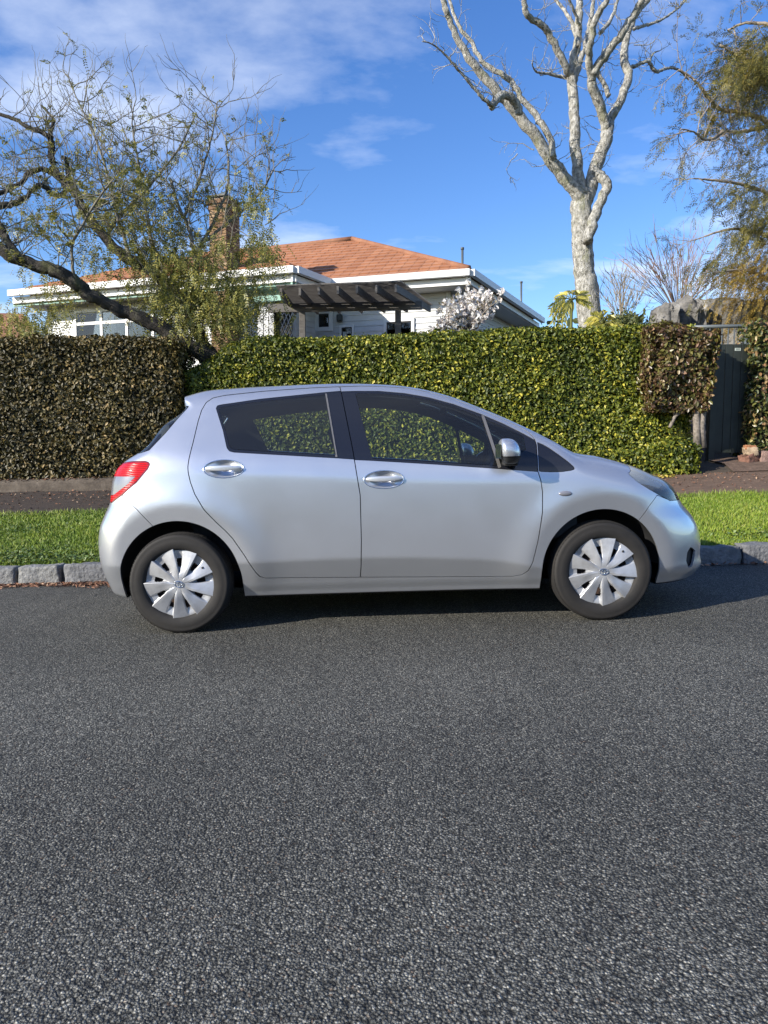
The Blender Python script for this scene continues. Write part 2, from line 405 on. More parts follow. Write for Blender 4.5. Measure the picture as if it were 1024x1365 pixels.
m_privacy = glass_mat('grey_tinted_car_glass', (.66, .72, .70), dust_haze=(.022, (.55, .56, .54)))
m_lens = glass_mat('clear_lamp_lens', (.93, .95, .94), dust_haze=(.30, (.72, .72, .64)))
_t = m_lens.node_tree; _ge = _t.nodes.new('ShaderNodeNewGeometry'); _sx = _t.nodes.new('ShaderNodeSeparateXYZ'); _mr = _t.nodes.new('ShaderNodeMapRange'); _mr.inputs[1].default_value = .35; _mr.inputs[2].default_value = .80; _mr.inputs[3].default_value = .06; _mr.inputs[4].default_value = .55   # hazed plastic, plus pale sky sheen put into the upward faces
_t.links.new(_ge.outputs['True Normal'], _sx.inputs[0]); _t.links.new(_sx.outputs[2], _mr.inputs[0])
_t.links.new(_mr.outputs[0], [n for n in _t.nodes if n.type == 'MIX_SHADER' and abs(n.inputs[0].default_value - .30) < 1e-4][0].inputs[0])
m_redlens = material('red_lamp_lens', (.50, .008, .012), .22, 0, Coat_Weight=.25, Specular_IOR_Level=.3)
_n = NT(m_redlens); _w = _n.n('ShaderNodeTexWave', {'Scale': 26.0, 'Distortion': 0.0}, bands_direction='Z'); _n.l(_n.coord(), _w.inputs['Vector'])
_n.color(_n.ramp(_w.outputs['Fac'], [(.2, (.26, .002, .004)), (.6, (.66, .006, .008))])); _n.bump(_w.outputs['Fac'], .5, .004)
m_rim = material('deep_red_lamp_rim', (.24, .003, .010), .2, 0, Coat_Weight=.3)
m_clearl = material('milky_lamp_lens', (.22, .22, .245), .22, .3, Coat_Weight=.5)
m_tyre = material('dusty_tyre_rubber', (.028, .026, .024), .78)
_n = NT(m_tyre); _n.color(_n.ramp(_n.noise(7, 6, .65), [(.3, (.008, .0075, .007)), (.75, (.021, .0185, .0162))])); _n.bump(_n.noise(160, 3), .15, .002)
m_brake = material('rusty_brake_steel', (.07, .045, .035), .75, .4)

# ---- skin
V0, T0 = half_body(); N0 = Fgrad(V0); SK = (V0, N0, T0)
def arch_phi(V):
    r = np.full(len(V), 1e9)
    for c in (AXF, AXR):
        d = np.hypot(V[:, 0] - c[0], V[:, 2] - c[1]) - ARCH_R
        d = np.where(V[:, 2] < c[1], np.abs(V[:, 0] - c[0]) - ARCH_R - .10 * np.clip(c[1] - V[:, 2], 0, 1) * 0, d); r = np.minimum(r, d)
    return np.where(np.abs(V[:, 1]) > .40, r, np.maximum(r, .40 - np.abs(V[:, 1])))
SK = clip(SK, -arch_phi(SK[0]))
under, SK = take(SK, lambda V: np.maximum(V[:, 2] - .197, -1), 0)
def cut(poly, gap, ymin=None):
    global SK
    f0 = poly_phi(poly); f = (lambda V: np.maximum(f0(V), ymin - np.abs(V[:, 1]))) if ymin is not None else f0
    a, SK = take(SK, f, gap); return a
def cutf(f, gap):
    global SK
    a, SK = take(SK, f, gap); return a
_tl = hits([(160, 617.5), (177, 615), (193, 614.5), (198.5, 616), (200, 619), (197.5, 625), (182, 643), (163, 660), (154, 666), (149.5, 670)])
P_tail = _tl + [(-2.3, _tl[-1][1] - .03), (-2.3, _tl[0][1])]
_hl = hits([(893, 667.5), (880, 660.5), (865, 652), (850, 642.5), (839.5, 633.5), (838, 630.5), (841, 628)])
P_head = [(2.2, _hl[0][1] - .02)] + _hl + [(_hl[-1][0] + .02, 1.1), (2.2, 1.1)]
tail = cut(P_tail, .0015, .40); head = cut(P_head, .0015, .47)
_rb = hits([(150, 669.5), (163, 659.5), (183, 679.5), (203, 700.5)])
P_rb = _rb + [(AXR[0], AXR[1]), (AXR[0], 0), (-2.5, 0), (-2.5, _rb[0][1] - .01)]
rbump = cut(P_rb, .0018)
_fb = hits([(893, 667), (876, 660), (865, 675), (853, 692)])
P_fb = _fb + [(AXF[0], AXF[1]), (AXF[0], 0), (2.6, 0), (2.6, _fb[0][1] - .02)]
fbump = cut(P_fb, .0018)
_fg = hits([(921, 729), (916.5, 736), (915, 748), (918, 756.5), (922.5, 755), (926, 742), (927, 734)]); fog_phi = poly_phi(_fg)
fog, fbump = take(fbump, fog_phi, .0015)
grille, fbump = take(fbump, lambda V: np.maximum(np.maximum(np.abs(V[:, 1]) - .50, np.abs(V[:, 2] - .36) - .085), 1.7 - V[:, 0]), .0015)
_rg = hits([(252, 541.5), (243, 551.5), (221, 577), (199, 600), (187, 604)])
P_rg = _rg + [(-2.3, _rg[-1][1] - .02), (-2.3, 1.35), (_rg[0][0] - .05, _rg[0][1] + .005)]
rglass = cut(P_rg, .002)
def ws_phi(V):
    x, y, z = V.T; ye = W(np.clip(x, .2, 1.1), Zt(np.clip(x, .2, 1.1))) - .055
    f = np.maximum(np.abs(y) - ye, np.maximum(x + .10 * (y / .6)**2 - 1.08, .30 - .05 * (y / .6)**2 - x)); return np.maximum(f, .9 - z)
wscreen = cutf(ws_phi, .002)
def hood_phi(V):
    x, y, z = V.T; return np.maximum(np.maximum(np.abs(y) - .66 + .10 * sstep(1.3, 1.9, x), 1.13 - .10 * (y / .6)**2 - x), .68 - z)
hood = cutf(hood_phi, .002)
def tg_phi(V):
    x, y, z = V.T; return np.maximum(np.maximum(np.maximum(np.abs(y) - .60, .56 - z), x + 1.28), z - 1.03)
tgate, SK2 = take(SK, tg_phi, .0022); SK = SK2
# doors
_seam = [(453.4, 515.5), (456, 528), (470.5, 600), (480.3, 660), (481.8, 720), (481.5, 752), (480.6, 769.6)]
P_fd = hits(_seam + [(560, 769.2), (650, 768.8), (684, 768.3), (696, 766.3), (704, 761), (710.5, 749), (717, 723), (723.2, 683), (723.3, 655), (721, 640), (717, 628), (715.2, 592), (712.5, 584.5), (706, 577.5), (697, 571.5), (672, 559.5), (639, 545), (606, 532.5), (573, 523), (540, 517.3), (506, 515), (480, 514.7)])
P_rd = hits(_seam + [(420, 770), (354, 770.8), (346.5, 768.6), (341, 763), (327, 742), (310, 717.5), (300, 707), (289, 697), (272, 679.5), (259.6, 658.5), (254, 643), (251, 630), (250.5, 622), (252, 612), (257.5, 590), (264.5, 560.5), (269, 546.5), (275, 536.5), (284, 530.5), (300, 527), (352, 521.5), (420, 516.8)])
fdoor = cut(P_fd, .0026); rdoor = cut(P_rd, .0026)
P_fblk = hits([(452, 522), (472.5, 521.3), (506, 521.3), (540, 524.2), (573, 530), (606, 539), (643, 552.5), (672, 565), (698.5, 578.3), (717, 588.5), (720, 629), (666, 625), (580, 619), (495, 614), (468, 612.8)])
P_fgl = hits([(474, 524.5), (506, 524.5), (540, 527.4), (573, 533), (606, 542), (641, 556), (663.3, 620.8), (580, 615.6), (496.5, 611)])
P_fq = hits([(647, 558.3), (672, 569), (697.5, 581.5), (701, 599), (692, 605), (685, 614), (682, 621.5), (668, 621)])
P_bar = hits([(641.6, 553.5), (645.4, 554.5), (668.3, 623), (664.3, 624)])
P_rblk = hits([(288, 544), (290, 540.6), (295, 539.4), (347.5, 531.8), (435, 522.8), (456, 521), (474, 612.5), (450, 610.8), (312, 603), (306, 601.5), (302.5, 597), (297.5, 574)])
P_rgl = hits([(291.6, 545.5), (293, 543.3), (297, 542.2), (347.5, 535), (433.5, 526), (447.5, 606.8), (313, 599.2), (308.5, 597.8), (305.6, 594), (300.3, 573)])
P_rbar = hits([(433.5, 524.5), (435.8, 524.3), (450, 609.5), (447.3, 609.3)])
fblk, fdoor = take(fdoor, poly_phi(P_fblk), .0012); fgl, fblk = take(fblk, poly_phi(P_fgl), .0008); fqg, fblk = take(fblk, poly_phi(P_fq), .0008); fbar, fblk = take(fblk, poly_phi(P_bar), 0)
rblk, rdoor = take(rdoor, poly_phi(P_rblk), .0012); rgl, rblk = take(rblk, poly_phi(P_rgl), .0008); rbar, rblk = take(rblk, poly_phi(P_rbar), 0)
P_tri = hits([(716.5, 589.5), (724, 592.5), (732, 597), (745, 606), (757, 615), (765.5, 622.5), (766, 625.5), (762, 627), (750, 628.8), (735, 629.2), (718.5, 628.5)])
tri = cut(P_tri, .0015)
# handles: an oval hole in each door
H_r, H_f = hit(298.5, 625), hit(512, 639.2)
def oval_phi(c, a, b, rot): 
    cr_, sr_ = math.cos(rot), math.sin(rot)
    return lambda V: (np.hypot(((V[:, 0] - c[0]) * cr_ + (V[:, 2] - c[1]) * sr_) / a, (-(V[:, 0] - c[0]) * sr_ + (V[:, 2] - c[1]) * cr_) / b) - 1) * b
HA, HB = .118, .052
_, rdoor = take(rdoor, oval_phi(H_r, HA, HB, 0), 0); _, fdoor = take(fdoor, oval_phi(H_f, HA, HB, 0), 0)

car = empty('parked_car', (CAR_X, CAR_Y, GRADE * CAR_X), (0, -_ang, 0))
tag(car, 'silver five-door hatchback parked at the kerb, facing uphill', 'car')
panel('body', join(SK, mirror(SK)), m_paint, car)
panel('bonnet', join(hood, mirror(hood)), m_paint, car)
panel('tailgate', join(tgate, mirror(tgate)), m_paint, car)
fb = panel('front_bumper', join(fbump, mirror(fbump)), m_paint, car); rbm = panel('rear_bumper', join(rbump, mirror(rbump)), m_paint, car)
panel('lower_grille', offset(join(grille, mirror(grille)), -.02), m_dark, fb, .02)
panel('underbody', join(under, mirror(under)), m_rub, car, 0)
panel('windscreen', join(wscreen, mirror(wscreen)), m_glass, car, .004)
panel('rear_window', join(rglass, mirror(rglass)), m_privacy, car, .004)
def handle(door, c, side):
    """oval dish with a bar across it"""
    n, mrad = 40, 8; V = []; F = []
    for j in range(mrad + 1):
        s = j / mrad
        for i in range(n):
            a = 2 * math.pi * i / n; x = c[0] + HA * s * math.cos(a); z = c[1] + HB * s * math.sin(a)
            notch = math.exp(-((x - c[0] - .005) / .048)**4); dep = .004 + .024 * (1 - s * s)**.8 * notch + .004 * (1 - s)
            V.append((x, side * (float(W(np.array(x), np.array(z))) - dep * min(1, (1 - s) * 6) + .0015 * math.exp(-((s - .97) / .05)**2)), z))
    for j in range(mrad):
        for i in range(n):
            k = (i + 1) % n; f = (j * n + i, j * n + k, (j + 1) * n + k, (j + 1) * n + i); F.append(f if side > 0 else f[::-1])
    mk('handle_recess', V, F[::-1], m_paint, door, True)
    ring = [(c[0] + HA * math.cos(a), side * (float(W(np.array(c[0] + HA * math.cos(a)), np.array(c[1] + HB * math.sin(a)))) + .0005), c[1] + HB * math.sin(a)) for a in np.linspace(0, 2 * math.pi, 49)]
    tv, tf = tube_mesh(np.array(ring), .0028, 6); mk('handle_surround', tv, tf, m_chrome, door, True)
    bm = bmesh.new(); bmesh.ops.create_uvsphere(bm, u_segments=32, v_segments=16, radius=1.0)
    for v in bm.verts:
        x, y, z = v.co; sx = math.copysign(abs(x)**.6, x); sz = math.copysign(abs(z)**.55, z); sy = math.copysign(abs(y)**.6, y)
        X = c[0] + .106 * sx; v.co = (X, side * (float(W(np.array(X), np.array(c[1]))) + .012 + .010 * (1 - sx * sx) + .011 * sy), c[1] + .004 + .0165 * sz * (1 - .25 * sx * sx))
    me = bpy.data.meshes.new('handle_bar'); bmesh.ops.recalc_face_normals(bm, faces=bm.faces[:]); bm.to_mesh(me); bm.free(); me.materials.append(m_silver)
    for p in me.polygons: p.use_smooth = True
    o = link(bpy.data.objects.new('handle_bar', me)); o.parent = door
for side in (-1, 1):
    mm = (lambda M: M) if side < 0 else mirror
    d = panel('front_door', mm(fdoor), m_paint, car); d['label'] = 'front door'
    panel('door_window', mm(fgl), m_glass, d, .004); panel('quarter_window', mm(fqg), m_glass, d, .004)
    panel('window_trim', offset(mm(fblk), -.001), m_black, d, .012); panel('window_divider', offset(mm(fbar), .003), m_divider, d, .01)
    handle(d, H_f, side)
    d = panel('rear_door', mm(rdoor), m_paint, car)
    panel('door_window', mm(rgl), m_privacy, d, .004); panel('window_trim', offset(mm(rblk), -.001), m_black, d, .012); panel('window_divider', offset(mm(rbar), .002), m_divider, d, .01)
    handle(d, H_r, side)
    panel('corner_trim', mm(tri), m_black, car, .012)
    # tail lamp: red upper block, milky lower block, red rim
    tl = mm(tail); f_t = poly_phi(P_tail); inner, rim = take(tl, lambda V: f_t(V) + .010, 0)
    P_cl = hits([(159, 635), (181, 635), (169, 646.5), (157, 655.5), (151, 660)]); P_cl = P_cl + [(-2.3, P_cl[-1][1] - .02), (-2.3, P_cl[0][1])]
    clr, red = take(inner, poly_phi(P_cl), .0006)
    lamp = panel('tail_lamp', rim, m_rim, car, .01); panel('red_lens', offset(red, -.001), m_redlens, lamp, .008); panel('clear_lens', offset(clr, -.0015), m_clearl, lamp, .008)
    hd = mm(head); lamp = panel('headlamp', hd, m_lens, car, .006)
    P_dk = [(2.2, .5)] + hits([(893, 667.5), (880, 660.5), (865, 652), (853, 644.5), (868, 647), (882, 651), (890, 645)]) + [(2.2, .84)]
    dk, br = take(offset(hd, -.030), poly_phi(P_dk), 0)
    panel('lamp_bezel', dk, m_black, lamp, .0); panel('reflector', br, m_chrome2, lamp, .0)
    hx, hz_ = hit(886, 657); 
    for k_, (ox, oz, rr_) in enumerate(((-.035, .012, .030), (.012, -.004, .026))):
        bm = bmesh.new(); bmesh.ops.create_uvsphere(bm, u_segments=20, v_segments=12, radius=rr_)
        for v in bm.verts: v.co = (hx + ox + v.co.x, side * (.585 + v.co.y * 1.2), hz_ + oz + v.co.z * 1.15)
        me = bpy.data.meshes.new('bulb_housing'); bm.to_mesh(me); bm.free(); me.materials.append(m_chrome)
        for p in me.polygons: p.use_smooth = True
        o_ = link(bpy.data.objects.new('bulb_housing', me)); o_.parent = lamp
    panel('fog_lamp_pocket', offset(mm(fog), -.022), m_dark, fb, .02)
    c = hit(754, 658); V = []; F = []
    bm = bmesh.new(); bmesh.ops.create_uvsphere(bm, u_segments=20, v_segments=10, radius=1.0)
    for v in bm.verts: v.co = (c[0] + .040 * v.co.x, side * (float(W(np.array(c[0]), np.array(c[1]))) + .010 * v.co.y), c[1] + .0155 * v.co.z)
    me = bpy.data.meshes.new('side_indicator'); bm.to_mesh(me); bm.free(); me.materials.append(m_clearl)
    for p in me.polygons: p.use_smooth = True
    o = link(bpy.data.objects.new('side_indicator', me)); o.parent = car
    # door mirror
    mx_, mz_ = hit(670, 604); root_y = float(W(np.array(mx_ + .05), np.array(mz_)))
    def shell(lo, hi, mat, name, par, grow=1.0):
        nu, nv = 40, 24; V = []; F = []
        for j in range(nv + 1):
            for i in range(nu):
                a = 2 * math.pi * i / nu; b = -math.pi / 2 + math.pi * j / nv
                zz = math.sin(b); rr = math.cos(b)**.62
                zz = max(lo, min(hi, zz)); x = math.copysign(abs(math.cos(a))**.75, math.cos(a)) * rr; y = math.copysign(abs(math.sin(a))**.8, math.sin(a)) * rr
                # flat glass side faces rearwards (-x), rounded nose forwards
                X = mx_ + (.042 * x if x < 0 else .078 * x) * grow + .012 * zz * -1; Y = root_y + .125 + .105 * y * grow; Z = mz_ + .012 + (.072 if zz > 0 else .075) * zz * grow
                Xs = X + .25 * (Y - root_y - .125) * -.35
                V.append((Xs, side * Y, Z))
        for j in range(nv):
            for i in range(nu): F.append((j * nu + i, j * nu + (i + 1) % nu, (j + 1) * nu + (i + 1) % nu, (j + 1) * nu + i))
        return mk(name, V, F, mat, par, True)
    mr = shell(-1, 1, m_paint, 'door_mirror', car); shell(-1, -.40, m_rub, 'mirror_base', mr, 1.015)
    b = MB(); b.box((mx_ - .01, side * (root_y - .03), mz_ - .075), (mx_ + .075, side * (root_y + .10), mz_ - .02)); b.build('mirror_arm', m_rub, mr, True, .012)
    gx = mx_ - .047; b = MB(); b.prism([(side * (root_y + .04), mz_ - .03), (side * (root_y + .20), mz_ - .03), (side * (root_y + .205), mz_ + .05), (side * (root_y + .05), mz_ + .055)], gx - .003, gx, 'x'); b.build('mirror_glass', m_chrome, mr)
# cabin lining: the skin again, a hand's breadth inside, open at the glass and the wheels
L = (V0, N0, T0); L = clip(L, .02 - arch_phi(L[0]))
for P in (P_fgl, P_fq, P_rgl, P_rg, P_head, P_tail, _fg): L = take(L, poly_phi(P), -.001)[1]
L = take(L, lambda V: ws_phi(V) - .002, 0)[1]
L = clip(L, -(L[0][:, 2] - .20)) if False else L
Lj = join(L, mirror(L)); panel('cabin_lining', offset(Lj, -.028), m_liner, car, 0)
# wheel wells
for c, sx in ((AXF, 1), (AXR, -1)):
    for side in (-1, 1):
        n = 40; V = []; F = []; pts = [(c[0] + (ARCH_R + .004) * math.cos(a), c[1] + (ARCH_R + .004) * math.sin(a)) for a in np.linspace(.03, math.pi - .03, n)]
        for (x, z) in pts: V.append((x, side * (float(W(np.array(x), np.array(z))) - .022), z)); V.append((x, side * .52, z))
        for i in range(n - 1): F.append((2 * i, 2 * i + 1, 2 * i + 3, 2 * i + 2))
        V.append((c[0], side * .52, c[1]))
        for i in range(n - 1): F.append((2 * i + 1, len(V) - 1, 2 * i + 3))
        mk('wheel_arch_liner', V, F, m_rub, car, True)
# ---- wheels
def lathe(prof, n, y_dir=-1):
    V = []; F = []; m = len(prof)
    for i in range(n):
        a = 2 * math.pi * i / n
        for r, y in prof: V.append((r * math.cos(a), y, r * math.sin(a)))
    for i in range(n):
        k = (i + 1) % n
        for j in range(m - 1): F.append((i * m + j, k * m + j, k * m + j + 1, i * m + j + 1))
    return V, F
def wheel_parts():
    parts = []
    # y = 0 is the outer tyre face, the wheel runs inwards to +y .18
    prof = [(.196, .030), (.204, .012), (.214, .006), (.232, .001), (.256, .0), (.272, .006), (.278, .0045), (.287, .012), (.294, .022), (.298, .034), (.300, .06), (.3005, .09), (.300, .12), (.298, .146), (.294, .158), (.28, .172), (.256, .18), (.21, .172), (.196, .15)]
    V, F = lathe(prof, 96, -1); parts.append(('tyre', V, F, m_tyre, True))
    # tread blocks along both shoulders
    V = []; F = []
    for i in range(72):
        for (y0, y1, rr) in ((.016, .052, .2985), (.066, .084, .3012), (.096, .114, .3012), (.128, .164, .2985)):
            a0 = 2 * math.pi * (i + (.5 if y0 > .06 and y0 < .1 else 0)) / 72; a1 = a0 + 2 * math.pi / 72 * .74; b = len(V)
            for a in (a0, a1):
                for (r, y) in ((rr - .006, y0), (rr + .0012 - (.006 if y0 < .02 else 0), y0), (rr + .0012 - (.006 if y1 > .16 else 0), y1), (rr - .006, y1)): V.append((r * math.cos(a), y, r * math.sin(a)))
            F += [(b, b + 1, b + 2, b + 3), (b + 4, b + 7, b + 6, b + 5), (b, b + 4, b + 5, b + 1), (b + 1, b + 5, b + 6, b + 2), (b + 2, b + 6, b + 7, b + 3)]
    parts.append(('tread', V, F, m_tyre, False))
    # wheel cover: nine broad spokes with pockets and openings between
    nr, na, RO = 44, 432, .2125; rs = np.concatenate([np.linspace(.0, .03, 4), np.linspace(.034, RO - .006, nr - 9), np.linspace(RO - .004, RO, 5)]); nr = len(rs)
    th = np.arange(na) * 2 * math.pi / na
    Rr, TH = np.meshgrid(rs, th, indexing='ij'); s = Rr / RO
    ph = (TH - .10 * (s - .3)) * 9 / (2 * math.pi); u = (ph - np.round(ph)) * 2 * math.pi / 9            # angle from the middle of the nearest spoke
    half = np.interp(s, [0, .2, .3, .5, .75, 1.0], [.5, .42, .31, .232, .218, .215])
    k = (np.abs(u) - half) * Rr                                                                          # metres outside the spoke edge
    spoke = 1 - sstep(-.001, .009, k)
    dome = .016 * (1 - s**2)
    y = .020 - dome - .0035 * spoke * (1 - .5 * s) + (1 - spoke) * (.020 * sstep(.16, .36, s) * (1 - .62 * sstep(.70, .96, s)))
    facet = np.clip(u / (half + 1e-6), -1, 1); y = y + spoke * .0085 * facet * sstep(.15, .5, s) + spoke * .003 * np.clip(-(facet + .45), 0, 1) * 3 * (1 - s)
    y = y + np.where(s > .985, (s - .985) * .5, 0)
    hub = 1 - sstep(.030, .036, Rr); y = y * (1 - hub) + hub * (.0015)
    holes = (k > .0030) & (s > .40 + .10 * np.clip(1 - k / .02, 0, 1)) & (s < .715 - .05 * np.abs(u - 0) * 0)
    Vc = np.stack([Rr * np.cos(TH), y, Rr * np.sin(TH)], -1).reshape(-1, 3); idx = np.arange(nr * na).reshape(nr, na)
    q = np.stack([idx[:-1], np.roll(idx, -1, 1)[:-1], np.roll(idx, -1, 1)[1:], idx[1:]], -1); hm = holes[:-1] & holes[1:] & np.roll(holes, -1, 1)[:-1]
    parts.append(('wheel_cover', Vc, q[~hm].reshape(-1, 4), m_cover, True))
    V, F = lathe([(.0, .055), (.05, .05), (.07, .045), (.085, .06), (.16, .07), (.165, .05), (.196, .035)], 48, -1); parts.append(('brake_disc', V, F, m_brake, True))
    # emblem: three interlocked ovals in a ring
    b = MB()
    def ov(cx, cz, a, c, r=.0016):
        b.tube([(cx + a * math.cos(t), -.0022, cz + c * math.sin(t)) for t in np.linspace(0, 2 * math.pi, 25)], r, 5, False)
    ov(0, 0, .0265, .0185, .0022); ov(0, .0065, .0170, .0066, .0017); ov(0, -.0010, .0080, .0155, .0017)
    parts.append(('hub_emblem', b.V, b.F, m_chrome, True))
    b = MB(); b.tube([(.118, .024, .127), (.112, .010, .121)], .006, 8); parts.append(('valve', b.V, b.F, m_rub, True))
    return parts
WP = wheel_parts(); first = {}
for ci, (c, nm) in enumerate(((AXF, 'front'), (AXR, 'rear'))):
    for side in (-1, 1):
        wroot = bpy.data.objects.new('wheel', None); link(wroot); wroot.parent = car; wroot.empty_display_size = .1
        wroot.location = (c[0], side * .842, TYRE_R - .002); wroot.rotation_euler = (0, R(3 if ci == 0 else 14), 0) if side < 0 else (0, R(20), math.pi)
        for (n_, V, F, mt, sm) in WP:
            if n_ not in first: o = mk(n_, V, F, mt, wroot, sm); first[n_] = o
            else: o = first[n_].copy(); link(o); o.parent = wroot
# ---- cabin
def seat(x, y):
    b = MB(); b.box((x - .26, y - .25, .36), (x + .26, y + .25, .54)); s = b.build('seat', m_seat, car, True, .05, 3)
    M = Matrix.Translation((x - .22, y, .5)) @ Matrix.Rotation(R(-20), 4, 'Y')
    b = MB(); b.box((-.06, -.24, 0), (.07, .24, .58), M); b.build('backrest', m_seat, s, True, .05, 3)
    b = MB(); b.box((-.05, -.12, .60), (.05, .12, .76), M); b.build('headrest', m_seat, s, True, .04, 3)
seat(.14, -.36); seat(.14, .36); seat(-.92, -.34); seat(-.92, .34)
b = MB(); b.prism([(.62, .62), (.70, .86), (.86, .945), (1.12, .955), (1.15, .5), (.7, .45)], -.70, .70); b.build('dashboard', m_liner, car, False, .02)
tv, tf = tube_mesh(np.array([(.60 + .07 * math.cos(t), -.36 + .18 * math.sin(t), .89 + .165 * math.cos(t)) for t in np.linspace(0, 2 * math.pi, 33)]), .016, 8)
swh = mk('steering_wheel', tv, tf, m_dark, car)
b = MB(); b.box((.60, -.43, .84), (.66, -.29, .93)).tube([(.60, -.36, .88), (.70, -.36, .84)], .03, 8); b.tube([(.605, -.53, .89), (.605, -.19, .89)], .014, 6); b.build('steering_hub', m_dark, swh, False, .008)
b = MB(); b.box((.40, -.12, 1.29), (.42, .12, 1.36)); b.tube([(.41, 0, 1.35), (.45, 0, 1.42)], .01, 6); b.build('rear_view_mirror', m_dark, car, False, .008)

# ================================================================== THE STREET
rng = np.random.default_rng(7)
def vnoise(p, seed=0):
    """cheap smooth value noise on (n,3) points, about -1..1"""
    p = np.asarray(p, float); i = np.floor(p).astype(np.int64); f = p - i; f = f * f * (3 - 2 * f); r = 0
    for dx_ in (0, 1):
        for dy_ in (0, 1):
            for dz_ in (0, 1):
                h = ((i[:, 0] + dx_) * 374761393 + (i[:, 1] + dy_) * 668265263 + (i[:, 2] + dz_) * 2147483647 + seed * 974711) & 0xffffffff
                h = ((h ^ (h >> 13)) * 1274126177) & 0xffffffff; h = (h ^ (h >> 16)) & 0xffff
                r = r + (h / 32767.5 - 1) * (f[:, 0] if dx_ else 1 - f[:, 0]) * (f[:, 1] if dy_ else 1 - f[:, 1]) * (f[:, 2] if dz_ else 1 - f[:, 2])
    return r
KERB_Y, GRASS_Y, PATH_Y, HEDGE_Y = 6.0, 8.0, 9.35, 9.55
rise_tab = ([-400, 6.04, 6.05, 6.2, 7.0, 8.0, 9.35, 9.6, 10.5, 15, 24, 60, 400], [0, 0, .10, .15, .30, .475, .655, .76, .85, 1.9, 2.0, 2.2, 3.0])
def rise(y): return np.interp(y, *rise_tab)
def gz(x, y): return GRADE * np.asarray(x, float) + rise(y)
def sheet(name, x0, x1, ys, mat, dz=0.0, nx=2, amp=0.0, scale=1.0, kind='structure'):
    xs = np.linspace(x0, x1, nx); X, Y = np.meshgrid(xs, np.asarray(ys, float), indexing='ij')
    Z = gz(X, Y) + dz
    if amp: Z = Z + amp * vnoise(np.stack([X * scale, Y * scale, 0 * X], -1).reshape(-1, 3), 3).reshape(X.shape)
    n, m = X.shape; idx = np.arange(n * m).reshape(n, m)
    F = np.stack([idx[:-1, :-1], idx[1:, :-1], idx[1:, 1:], idx[:-1, 1:]], -1).reshape(-1, 4)
    o = mk(name, np.stack([X, Y, Z], -1).reshape(-1, 3), F, mat, None, True); o['kind'] = kind; return o
# chip-seal road
m_road = material('chip_seal', (.06, .06, .065), .8, 0, Specular_IOR_Level=.25)
_n = NT(m_road); co = _n.coord()
def chips(scale):
    v = _n.n('ShaderNodeTexVoronoi', {'Scale': scale, 'Randomness': 1.0}, feature='F1'); _n.l(co, v.inputs['Vector']); return v.outputs['Distance'], _n.n('ShaderNodeSeparateXYZ', {0: v.outputs['Color']}).outputs
d1, c1 = chips(150); d2, c2 = chips(310)
tone = _n.ramp(c1[0], [(0, (.020, .020, .021)), (.35, (.055, .055, .055)), (.65, (.12, .119, .115)), (.88, (.22, .215, .205)), (1, (.46, .44, .41))])
tone = _n.mix(.45, tone, _n.ramp(c2[1], [(0, (.018, .018, .019)), (.5, (.07, .07, .069)), (.9, (.20, .198, .19)), (1, (.50, .48, .45))]))
edge = _n.ramp(d1, [(.25, (1, 1, 1)), (.75, (.22, .22, .22))]); tone = _n.mix(1.0, tone, edge, 'MULTIPLY')
big = _n.noise(.9, 5, .6); tone = _n.mix(1.0, tone, _n.ramp(big, [(.3, (1.04, 1.04, .94)), (.7, (1.48, 1.48, 1.34))]), 'MULTIPLY')
trk = _n.n('ShaderNodeTexWave', {'Scale': .16, 'Distortion': 1.2, 'Detail': 2.0, 'Detail Scale': .6}, bands_direction='Y'); _n.l(co, trk.inputs['Vector']); tone = _n.mix(1.0, tone, _n.ramp(trk.outputs['Fac'], [(0, (.90, .90, .90)), (1, (1.08, 1.08, 1.08))]), 'MULTIPLY')
rare = _n.ramp(c1[2], [(.985, (0, 0, 0)), (.99, (1, 1, 1))]); tone = _n.mix(_n.math('MULTIPLY', rare, .22), tone, (.30, .17, .09)); _n.color(tone)
hgt = _n.math('ADD', _n.math('MULTIPLY', d1, -1.0), _n.math('MULTIPLY', d2, -.4)); hgt = _n.math('ADD', hgt, _n.math('MULTIPLY', c1[1], .5))
_n.bump(hgt, .8, .0055); _n.rough(_n.ramp(c1[1], [(0, (.55, .55, .55)), (1, (.85, .85, .85))]))
sheet('road', -120, 120, [-3.2, 0, 3, 5.9, 6.03], m_road, 0.0, 3)
# leaf-stained soil, path and garden earth
m_soil = material('garden_soil', (.05, .04, .03), .95); _n = NT(m_soil); _n.color(_n.ramp(_n.noise(9, 6, .7), [(.3, (.030, .024, .017)), (.7, (.085, .062, .042))])); _n.bump(_n.noise(40, 5), .6, .02)
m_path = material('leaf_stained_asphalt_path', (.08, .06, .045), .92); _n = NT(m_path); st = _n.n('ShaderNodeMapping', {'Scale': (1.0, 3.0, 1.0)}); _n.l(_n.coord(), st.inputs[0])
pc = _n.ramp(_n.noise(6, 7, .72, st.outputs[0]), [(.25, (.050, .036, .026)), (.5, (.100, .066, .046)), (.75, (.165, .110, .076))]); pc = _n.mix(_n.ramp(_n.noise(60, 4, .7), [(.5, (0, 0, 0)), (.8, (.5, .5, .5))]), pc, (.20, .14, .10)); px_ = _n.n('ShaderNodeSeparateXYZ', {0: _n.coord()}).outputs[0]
left_dark = _n.ramp(_n.math('ADD', _n.math('MULTIPLY', px_, .25), _n.math('ADD', .5, _n.math('MULTIPLY', _n.math('SUBTRACT', _n.noise(.8, 3), .5), .8))), [(.1, (.33, .34, .36)), (.75, (1.15, 1.1, 1.05))]); _n.color(_n.mix(1.0, pc, left_dark, 'MULTIPLY')); _n.bump(_n.noise(70, 5, .7), .6, .01)  # path colour multiplied darker towards the left, warmer and lighter to the right
